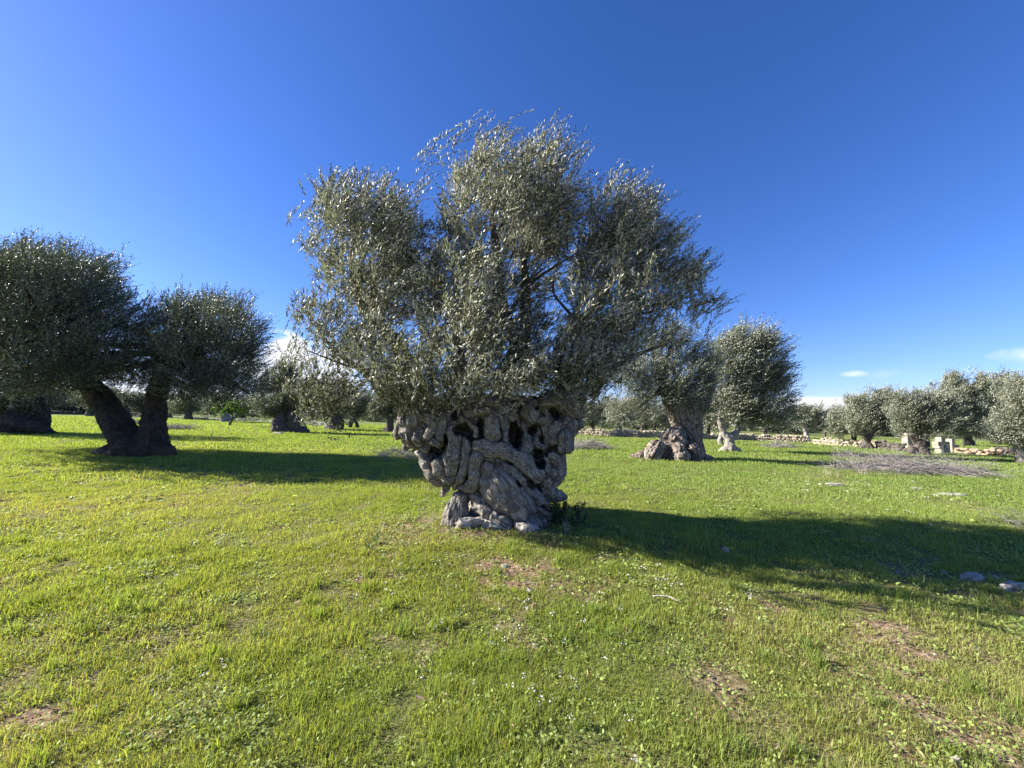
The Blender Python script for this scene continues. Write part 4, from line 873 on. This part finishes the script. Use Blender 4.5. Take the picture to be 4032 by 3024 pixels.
# dark leafy shrub at the trunk's right foot
g_ = ground_at(2270, 2080); sh = thing('shrub', 'dark leafy shrub huddled at the right foot of the great trunk', 'shrub', g_)
sb = [(np.array([g_[0]-.12, g_[1]+.15, .20]), np.array([.28, .25, .22]), 1), (np.array([g_[0]+.14, g_[1]+.2, .12]), np.array([.22, .2, .14]), 1), (np.array([g_[0]-.3, g_[1]+.25, .15]), np.array([.22, .2, .2]), 1)]
make_crown('foliage', sh, g_, sb, M_SHRUB, 700, .10, 8, .035, .018, 900, wind=.1)
mb = MB(); rg = RS(901)
for k in range(8): add_tube(mb, [g_+np.array([rg.normal(0, .03), .2, -.02]), g_+np.array([rg.normal(0, .2), .2, .15]), g_+np.array([rg.normal(0, .3), .2, .28])], [.006, .004, .002], 4, .1, k, 2)
mb.build('stem', M_LIMB, sh, g_, True, {'grain': 'FLOAT_VECTOR'})
g_ = ground_at(1450, 2150); sh = thing('weed', 'low green leafy weed in the grass left of the trunk foot', 'weed', g_)
make_crown('foliage', sh, g_, [(g_+np.array([0, 0, .05]), np.array([.17, .12, .05]), 1)], leaf_mat('weed_leaf', (.08, .15, .02), (.12, .19, .05), .3), 400, .07, 6, .03, .016, 905, wind=.05)
mb = MB(); add_tube(mb, [g_-[0, 0, .02], g_+[0, 0, .04]], [.004, .002], 4); mb.build('stem', M_LIMB, sh, g_, True, {'grain': 'FLOAT_VECTOR'})

# distant mass of grove
def far_grove():
    rng = RS(70); bl = []
    for k in range(240):
        X = rng.uniform(-500, 4600); dist = rng.uniform(75, 150); d = ray(X, 1600); c = CAM+d/d[1]*dist; hh = rng.uniform(1.8, 3.0) if X < 2900 else rng.uniform(1.2, 1.9)
        bl.append((np.array([c[0], dist, hh]), np.array([rng.uniform(2, 3.6), 2.5, hh]), 1))
    P, D, B, Ln = crown_shoots(bl, 22, 1.2, rng, gap=-.4, gsc=.5); V, Q, r_, _ = shoots_to_leaves(P, D, B, Ln, 8, .42, .16, rng)
    o = mesh_from('distant_grove', V, [Q], M_LEAF, None, {'rnd': ('FLOAT', r_)}); tag(o, 'far-off mass of olive foliage along the horizon', 'grove', kind='stuff')
far_grove()

# ------------------------------------------------------------------ walls, stones
def ico(n=1):
    import bmesh
    bm = bmesh.new(); bmesh.ops.create_icosphere(bm, subdivisions=n, radius=1); V = np.array([v.co[:] for v in bm.verts]); T = np.array([[v.index for v in f.verts] for f in bm.faces]); bm.free(); return V, T
ICO1, ICO2, ICO3 = ico(1), ico(2), ico(4)
def add_stone(mb, c, r, rng, I=None, box=.5):
    V, T = I or ICO2; s = np.sign(V)*np.abs(V)**(1-box*.6); s = s*(1+.22*vn(V*1.6+rng.uniform(0, 99, 3), 1)+.08*vn(V*5+rng.uniform(0, 99, 3), 2))[:, None]
    a = rng.uniform(0, 6.28); Rz = np.array([[math.cos(a), -math.sin(a), 0], [math.sin(a), math.cos(a), 0], [0, 0, 1]])
    mb.add((s*np.asarray(r))@Rz.T+np.asarray(c), T=T)
def stone_wall(label, pts, hgt, mat, seed, size=.16, collapse=.0, group=None, name='dry_stone_wall'):
    rng = RS(seed); mb = MB(); P = [ground_at(*p) for p in pts]
    for a, b in zip(P[:-1], P[1:]):
        L = np.linalg.norm(b[:2]-a[:2]); n = int(L/(size*1.25)); rows = int(hgt/(size*.85))
        for i in range(n):
            t = (i+.5)/n; c = a+(b-a)*t; top = 1-collapse*(.5+.9*vn(np.array([c[0]*.7, c[1]*.7, seed]), 3))
            for j in range(max(1, int(rows*top+rng.uniform(-.3, .7)))):
                for q in ((-.12, .12) if j < rows else (0,)):
                    cc_ = c+np.array([rng.normal(0, .03)+(j % 2)*size*.6, q+rng.normal(0, .03)+rng.normal(0, .25)*collapse, 0]); cc_[2] = float(gz(cc_[0], cc_[1]))+size*(.35+j*.82)+rng.normal(0, .015)
                    add_stone(mb, cc_, [size*rng.uniform(.55, .95), size*rng.uniform(.6, .9), size*rng.uniform(.42, .6)], rng, ICO1 if L/n > 5 else ICO2)
    o = mb.build(name, mat); tag(o, label, 'stone wall', group); return o
stone_wall('long pale dry stone wall across the field behind the root mound tree', [(2262, 1712), (2500, 1722), (2700, 1728), (2960, 1735), (3180, 1745)], .85, M_WALL, 1, .17, .1)
stone_wall('crumbling dry stone wall end running to the dark forked tree', [(3195, 1748), (3300, 1756), (3455, 1764)], .62, M_WALL, 2, .17, .45)
stone_wall('dark shaded stretch of stone wall left of the gate pillar', [(3455, 1766), (3548, 1779)], .8, M_DARKSHADESTONE, 3, .17, .25)
stone_wall('tumbled heap of orange-tinted stones right of the gate opening', [(3770, 1785), (3850, 1792), (3930, 1795)], .55, M_RUBBLE, 4, .16, .6, name='rubble_heap')
stone_wall('dark low stone wall in shadow near the right edge', [(3925, 1790), (4090, 1800)], .55, M_DARKSHADESTONE, 5, .16, .3)
stone_wall('far white stone wall seen right of the double-trunked tree', [(755, 1651), (900, 1655), (1050, 1662), (1200, 1672), (1330, 1680)], .55, M_ROCK, 6, .24, .35)
stone_wall('far dark wall on the horizon at the left edge', [(150, 1630), (400, 1636), (600, 1642)], 1.0, M_DARKSHADESTONE, 7, .4, .1)
def blockstack(name, label, px, blocks, cap=None):
    g_ = ground_at(*px); root = thing(name, label, 'pillar' if 'pillar' in name else 'stone blocks', g_); import bmesh
    for (x, y, z, sx, sy, sz, nm) in blocks:
        bm = bmesh.new(); bmesh.ops.create_cube(bm, size=1); bmesh.ops.scale(bm, vec=(sx, sy, sz), verts=bm.verts)
        if nm == 'cap':
            for v in bm.verts:
                if v.co.z > 0: v.co.x *= .35; v.co.y *= .35
        bmesh.ops.bevel(bm, geom=bm.edges[:], offset=.018, segments=2, affect='EDGES'); bmesh.ops.subdivide_edges(bm, edges=bm.edges[:], cuts=1)
        for v in bm.verts: v.co += Vector((random.Random(int(v.co.x*999)).uniform(-.006, .006), 0, 0)); v.co += Vector((x, y, z+sz/2))
        me = bpy.data.meshes.new(nm); bm.to_mesh(me); bm.free(); me.materials.append(M_BLOCK); o = bpy.data.objects.new(nm, me); C.objects.link(o); o.parent = root
    return root
s_ = ground_at(3578, 1774)[1]/FPX
blockstack('gate_pillar', 'tall pale square stone gate pillar with pyramid cap among the right-hand trees', (3578, 1774), [(0, 0, -.1, 28*s_, .45, 50*s_+.1, 'shaft'), (0, 0, 50*s_+.003, 27*s_, .43, 10*s_, 'shaft'), (0, 0, 60*s_+.006, 31*s_, .5, 8*s_, 'cap')])
s_ = ground_at(3700, 1785)[1]/FPX
blockstack('stone_blocks', 'stack of squared pale stone blocks on edge beside the gate opening', (3703, 1786), [(0, 0, -.05, 20*s_, .4, 20*s_+.05, 'block'), (-5*s_, .01, 20*s_+.004, 20*s_, .42, 12*s_, 'block'), (16*s_, .05, -.05, 11*s_, .38, 31*s_+.05, 'block'), (27.5*s_, .06, -.05, 11*s_, .36, 33*s_+.05, 'block'), (-3*s_, 0, 32*s_+.008, 32*s_, .4, 13*s_, 'block'), (3*s_, .01, 45*s_+.012, 16*s_, .4, 17*s_, 'block'), (23*s_, .05, 33*s_+.01, 18*s_, .36, 13*s_, 'block')])
blockstack('gate_pillar', 'lighter stone gate pillar right of the stacked blocks', (3745, 1783), [(0, 0, -.05, 15*s_, .4, 34*s_+.05, 'shaft'), (0, 0, 34*s_+.003, 14*s_, .39, 22*s_, 'shaft'), (16*s_, .02, -.05, 14*s_, .4, 36*s_, 'block')])
def rock(label, X, Y, w, hgt, seed, mat=M_ROCK, dd=.6, rough=.0, name='rock', group='pale stones in the grass', sink=.5):
    g_ = ground_at(X, Y); s = g_[1]/FPX; rng = RS(seed); V, T = ICO3
    q = V*(1+.32*vn(V*1.3+seed, 1)+.16*vn(V*3.1+seed, 2)+.06*vn(V*8+seed, 3))[:, None]; q[:, 2] = np.clip(q[:, 2], -1, .55+.15*vn(V*2.5+seed, 7))
    for _ in range(14):
        n_ = nrm(rng.normal(size=3)*np.array([1, 1, .8])); dd_ = q@n_; lim = rng.uniform(.62, .95); q = q-np.maximum(dd_-lim, 0)[:, None]*n_*.9
    q = q*(1+.05*vn(V*7+seed, 4)+.03*vn(V*15+seed, 5)+rough*(.25*vn(V*2.6+seed, 14)+.3*(.4-np.abs(vn(V*4.5+seed, 15)))+.1*vn(V*10+seed, 16)))[:, None]
    W, H = w*s*.5, hgt; V2 = q*np.array([W, W*dd, H])+np.array([0, 0, H*(1-sink)-.45*H])
    o = mesh_from(name, V2, [T], mat, None, None, True); o.location = tuple(g_); o.rotation_euler = (0, 0, rng.uniform(-.3, .3)); tag(o, label, 'rock', group); return o
rock('long thin pale stone slab in two pieces on sunlit grass, left of the brushwood bank', 3290, 1912, 90, .10, 1)
rock('long flat cream stone strip in the bright grass at far right', 3745, 1952, 115, .09, 2)
rock('small flat stone strip up-left of the long cream strip', 3608, 1926, 50, .07, 3)
rock('longest grey slab lying in the great tree\'s shadow at right', 3830, 2283, 120, .09, 4, dd=.35)
rock('grey slab at the right edge in the shadow', 4000, 2320, 130, .09, 5, dd=.35)
rock('round grey stone above the slab in the shadow', 3918, 2280, 24, .05, 6, dd=1)
rock('small grey stone in the shadow left of the slabs', 3716, 2258, 24, .05, 7, dd=1)
rock('upright pale stone on the edge of the tree shadow', 2858, 2172, 30, .07, 8, dd=.8)
rock('white stone in the grass just below the red soil patch', 2086, 2332, 24, .04, 9, dd=1)
rock('pinkish stone on the red soil patch', 1988, 2232, 26, .04, 10, dd=1)
rock('whitish stone beside the twig on the mound', 2262, 2146, 26, .04, 11, dd=.8)
rock('cream stone lying right of centre in the near grass', 2826, 2462, 26, .035, 12, dd=.9)
rock('white stone fragment at the bottom right edge', 3770, 3010, 60, .05, 13, dd=.5)
rock('white stone flake near the lower left corner', 375, 2787, 36, .02, 14, dd=.6)
rock('small stone strip by the far end of the brushwood bank', 3600, 1866, 44, .05, 15, dd=.6)
rock('flat pale stones under the right-hand trees', 3900, 1826, 60, .07, 16, dd=.8)
rock('flat stones before the knotted grey trunk at left', 1100, 1708, 50, .18, 17, dd=.7)
rock('chunky white limestone boulder wedged under the centre of the great trunk', 1865, 2070, 150, .13, 18, dd=.55, sink=.2, rough=.9)
rock('second white limestone lump at the front foot of the great trunk', 1950, 2080, 130, .11, 19, dd=.5, sink=.2, rough=.9)
rock('rough pale stone at the right front foot of the great trunk', 2075, 2090, 95, .10, 20, dd=.6, sink=.2, rough=.9)

# ------------------------------------------------------------------ brushwood, twigs, stalks
def brush(label, X0, X1, Y, hgt, n, seed, sp_=1.0, mat=M_TWIG, rr=1.0, Yb=None):
    rng = RS(seed); a = ground_at(X0, Y); b = ground_at(X1, Yb or Y); mb = MB(); L = np.linalg.norm(b-a); s = a[1]/FPX
    c = (a+b)/2; root_off = c.copy()
    for k in range(n):
        t = rng.uniform(); p = a+(b-a)*t; env = math.sin(math.pi*min(max(t, .06), .94))**.6
        p = p+np.array([0, rng.normal(0, .3*sp_), 0]); p[2] = float(gz(p[0], p[1]))+rng.uniform(0, hgt*env*.8)
        d = nrm(np.array([rng.normal(0, 1)+.5, rng.normal(0, .5), abs(rng.normal(.15, .25))])); ln = rng.uniform(.3, .8)*sp_*min(1, L); P_ = [p]
        for q in range(3): d = nrm(d+rng.normal(0, .22, 3)+np.array([0, 0, -.08])); P_.append(P_[-1]+d*ln/3)
        for q in P_: q[2] = max(q[2], float(gz(q[0], q[1]))+.01); 
        r0 = rr*max(.004, .55*s)*rng.uniform(.6, 1.3); add_tube(mb, P_, [r0, r0*.8, r0*.6, r0*.3], 3, .05, k, 1)
    o = mb.build('brushwood_pile', M_TWIG if mat is None else mat, None, c, False, {'grain': 'FLOAT_VECTOR'}); o.location = tuple(c); tag(o, label, 'brushwood', 'piles of pruned grey branches')
brush('longest grey bank of pruned branches lying on the grass at right', 3290, 3820, 1850, .55, 1500, 1, 1.6, Yb=1870)
brush('rounded grey brushwood heap touching the right side of the great trunk', 2235, 2390, 1768, .50, 600, 2, 1.1)
brush('small grey brushwood heap in front of the long wall, right of the Y-shaped tree', 3015, 3120, 1762, .4, 260, 3, 1.0)
brush('dark loose branches behind the left side of the great trunk', 1480, 1640, 1800, .38, 260, 4, .9, rr=1.3)
brush('pale brushwood seen behind the double-trunked tree', 640, 760, 1692, .45, 300, 5, 1.3)
brush('low brushwood between the double-trunked tree\'s legs', 390, 560, 1672, .6, 300, 6, 1.6)
brush('wispy grey branches at the right edge beside the tree shadow', 3985, 4100, 2080, .35, 200, 7, .7, rr=.6)
brush('dark little brush heap at the near end of the long brushwood bank', 3290, 3370, 1800, .3, 200, 8, .9)
def stalks(label, X, Y, n, hgt, seed, mat=M_STICK, spread=.06, r=.0022, name='dry_stalks'):
    g_ = ground_at(X, Y); rng = RS(seed); mb = MB(); r = max(r, g_[1]/FPX*.45)
    for k in range(n):
        p = g_+np.array([rng.normal(0, spread), rng.normal(0, spread), -.01]); d = nrm(np.array([rng.normal(.1, .3), rng.normal(0, .3), 1])); h_ = hgt*rng.uniform(.5, 1.1)
        q = p+d*h_*.5; e = q+nrm(d+rng.normal(0, .25, 3))*h_*.5; add_tube(mb, [p, q, e], [r, r*.8, r*.4], 4, .05, k, 2)
        for j in range(2):
            w = q+(e-q)*rng.uniform(0, .9); add_tube(mb, [w, w+nrm(d+rng.normal(0, .6, 3))*h_*.18], [r*.6, r*.3], 3, 0, k, 1)
    o = mb.build(name, mat, None, g_, False, {'grain': 'FLOAT_VECTOR'}); o.location = tuple(g_); tag(o, label, 'dry stalks', 'dry plant stalks in the grass')
stalks('dry forked stalks standing at the front of the great trunk, right of its middle', 2060, 2105, 12, .22, 1)
stalks('dry curled stalk clump on the mound edge against the dark shadow', 2490, 2110, 9, .16, 2)
stalks('thin dry stems left of the great trunk below the hanging stub', 1700, 2080, 22, .30, 3, spread=.16)
stalks('dry stems against the shadow to the right of the trunk foot', 2230, 2098, 10, .20, 4, spread=.03)
stalks('pale dry grass tuft near the left part of the brushwood shadow', 3265, 1875, 14, .35, 5, spread=.12)
stalks('second pale dry grass tuft right of the first, before the brushwood bank', 3390, 1870, 14, .35, 6, spread=.12)
stalks('single thin stalks rising from the shadow at far right', 3800, 2175, 5, .2, 7)
stalks('dry upright stems on the grass left of the great trunk', 1120, 1880, 14, .22, 8, spread=.25)
stalks('dry grass stems on the left side, mid distance', 860, 1728, 40, .45, 9, spread=.9)
def stick(label, pts, r, seed):
    P = [ground_at(x, y)+np.array([0, 0, z]) for x, y, z in pts]; mb = MB(); add_tube(mb, P, [r]*(len(P)-1)+[r*.4], 6, .25, seed, 3)
    o = mb.build('fallen_stick', M_STICK, None, P[0], True, {'grain': 'FLOAT_VECTOR'}); o.location = tuple(P[0]); tag(o, label, 'stick', 'fallen sticks in the grass')
stick('crooked fallen stick lying in the near grass below the tree shadow', [(2570, 2362, .03), (2630, 2368, .04), (2660, 2380, .035), (2690, 2388, .03)], .007, 1)
stick('thin bent dead twig leaning against the front of the great trunk', [(2040, 2085, .06), (2075, 2070, .16), (2095, 2040, .25), (2130, 2010, .36)], .006, 2)

# ------------------------------------------------------------------ light
AZ = math.radians(-8); EL = math.radians(27.5)
ld = np.array([math.cos(AZ)*math.cos(EL), math.sin(AZ)*math.cos(EL), -math.sin(EL)])
sun = bpy.data.lights.new('sun', 'SUN'); sun.energy = 4.8; sun.angle = math.radians(.5); sun.color = (1, .94, .84)
so = bpy.data.objects.new('sun', sun); C.objects.link(so); so.rotation_euler = Vector(ld).to_track_quat('-Z', 'Y').to_euler(); so.location = (-20, 6, 20)
w = bpy.data.worlds.new('World'); sc.world = w; w.use_nodes = True; nt = w.node_tree; nt.nodes.clear(); L = nt.links.new
nd = lambda t, **k: _nd(nt, t, k)
sky = nd('ShaderNodeTexSky'); sky.sky_type = 'NISHITA'; sky.sun_disc = False; sky.sun_elevation = EL
# sky sun_rotation: azimuth clockwise from +Y
sv = -ld; sky.sun_rotation = math.atan2(sv[0], sv[1]); sky.air_density = 1.0; sky.dust_density = .25; sky.ozone_density = 3.5
hs = nd('ShaderNodeHueSaturation'); hs.inputs['Saturation'].default_value = 1.2; hs.inputs['Value'].default_value = 1.0; L(sky.outputs[0], hs.inputs['Color'])
tc = nd('ShaderNodeTexCoord'); sx = nd('ShaderNodeSeparateXYZ'); L(tc.outputs['Generated'], sx.inputs[0])
def mth(op, a, b=None, c=None):
    n = nd('ShaderNodeMath', operation=op)
    for i, v in enumerate((a, b, c)):
        if v is None: continue
        if isinstance(v, (int, float)): n.inputs[i].default_value = v
        else: L(v, n.inputs[i])
    return n.outputs[0]
az = mth('ARCTAN2', sx.outputs[0], sx.outputs[1]); el = mth('ARCSINE', sx.outputs[2])
cb = nd('ShaderNodeCombineXYZ'); L(az, cb.inputs[0]); L(mth('MULTIPLY', el, 2.2), cb.inputs[1])
nz = nd('ShaderNodeTexNoise'); nz.inputs['Scale'].default_value = 16; nz.inputs['Detail'].default_value = 9; nz.inputs['Roughness'].default_value = .55; L(cb.outputs[0], nz.inputs[0])
cb2 = nd('ShaderNodeCombineXYZ'); L(az, cb2.inputs[0]); L(mth('MULTIPLY', el, 7.0), cb2.inputs[1])
nz2 = nd('ShaderNodeTexNoise'); nz2.inputs['Scale'].default_value = 7; nz2.inputs['Detail'].default_value = 8; L(cb2.outputs[0], nz2.inputs[0])
def cloud(X, Y, rx, ry, noise, k, sharp, amt):
    d = ray(X, Y); d /= np.linalg.norm(d); a0 = math.atan2(d[0], d[1]); e0 = math.asin(d[2]); wa, we = rx/FPX*.85, ry/FPX*.85
    q = mth('SQRT', mth('ADD', mth('POWER', mth('ABSOLUTE', mth('DIVIDE', mth('SUBTRACT', az, a0), wa)), 2), mth('POWER', mth('ABSOLUTE', mth('DIVIDE', mth('SUBTRACT', el, e0), we)), 2)))
    v = mth('ADD', mth('SUBTRACT', 1, q), mth('MULTIPLY', mth('SUBTRACT', noise, .5), k)); n = mth('MULTIPLY', v, sharp); n = nd_clamp(n); return mth('MULTIPLY', n, amt)
def nd_clamp(v):
    n = nd('ShaderNodeClamp'); L(v, n.inputs[0]); return n.outputs[0]
A_, B_ = nz.outputs[0], nz2.outputs[0]
cl = cloud(1180, 1450, 260, 125, A_, 1.6, 3.5, 1.0)
for a in [(1330, 1640, 420, 90, A_, 1.2, 1.6, .75), (3300, 1610, 420, 50, B_, 1.6, 2.2, .95), (2900, 1660, 500, 50, B_, 1.5, 1.5, .8), (3370, 1472, 44, 12, A_, 1.4, 1.3, .5), (3490, 1470, 60, 20, A_, 1.6, .7, .25), (4045, 1400, 60, 26, A_, 1.8, 1.2, .5), (3700, 1560, 260, 40, B_, 1.6, 1.5, .6), (700, 1560, 300, 60, A_, 1.5, 1.5, .5)]:
    cl = mth('MAXIMUM', cl, cloud(*a))
mx = nd('ShaderNodeMix', data_type='RGBA'); tn = nd('ShaderNodeMix', data_type='RGBA', blend_type='MULTIPLY'); tn.inputs[0].default_value = 1; tn.inputs[7].default_value = (.71, .70, 1.0, 1); L(hs.outputs[0], tn.inputs[6]); L(cl, mx.inputs[0]); L(tn.outputs[2], mx.inputs[6])
cr_ = ramp(nd, [(.35, (4.2, 4.8, 6.4)), (.6, (6.2, 6.3, 6.6))]); L(nz.outputs[0], cr_.inputs[0]); L(cr_.outputs[0], mx.inputs[7])
bg = nd('ShaderNodeBackground'); bg.inputs[1].default_value = .070; L(mx.outputs[2], bg.inputs[0]); wo = nd('ShaderNodeOutputWorld'); L(bg.outputs[0], wo.inputs[0])

# ------------------------------------------------------------------ camera & render
cd = bpy.data.cameras.new('camera'); co = bpy.data.objects.new('camera', cd); C.objects.link(co)
cd.sensor_width = 36; cd.lens = 36*FPX/4032; cd.clip_start = .05; cd.clip_end = 4000
Mx = Matrix(((RT[0], UP[0], -FW[0], 0), (RT[1], UP[1], -FW[1], 0), (RT[2], UP[2], -FW[2], CAMZ), (0, 0, 0, 1))); co.matrix_world = Mx
sc.camera = co
sc.view_settings.view_transform = 'Standard'; sc.view_settings.look = 'None'; sc.view_settings.exposure = 1.6; sc.view_settings.gamma = 1
sc.render.engine = 'CYCLES'; sc.render.resolution_x = 1024; sc.render.resolution_y = 768
sc.cycles.max_bounces = 6; sc.cycles.transmission_bounces = 4; sc.cycles.diffuse_bounces = 4
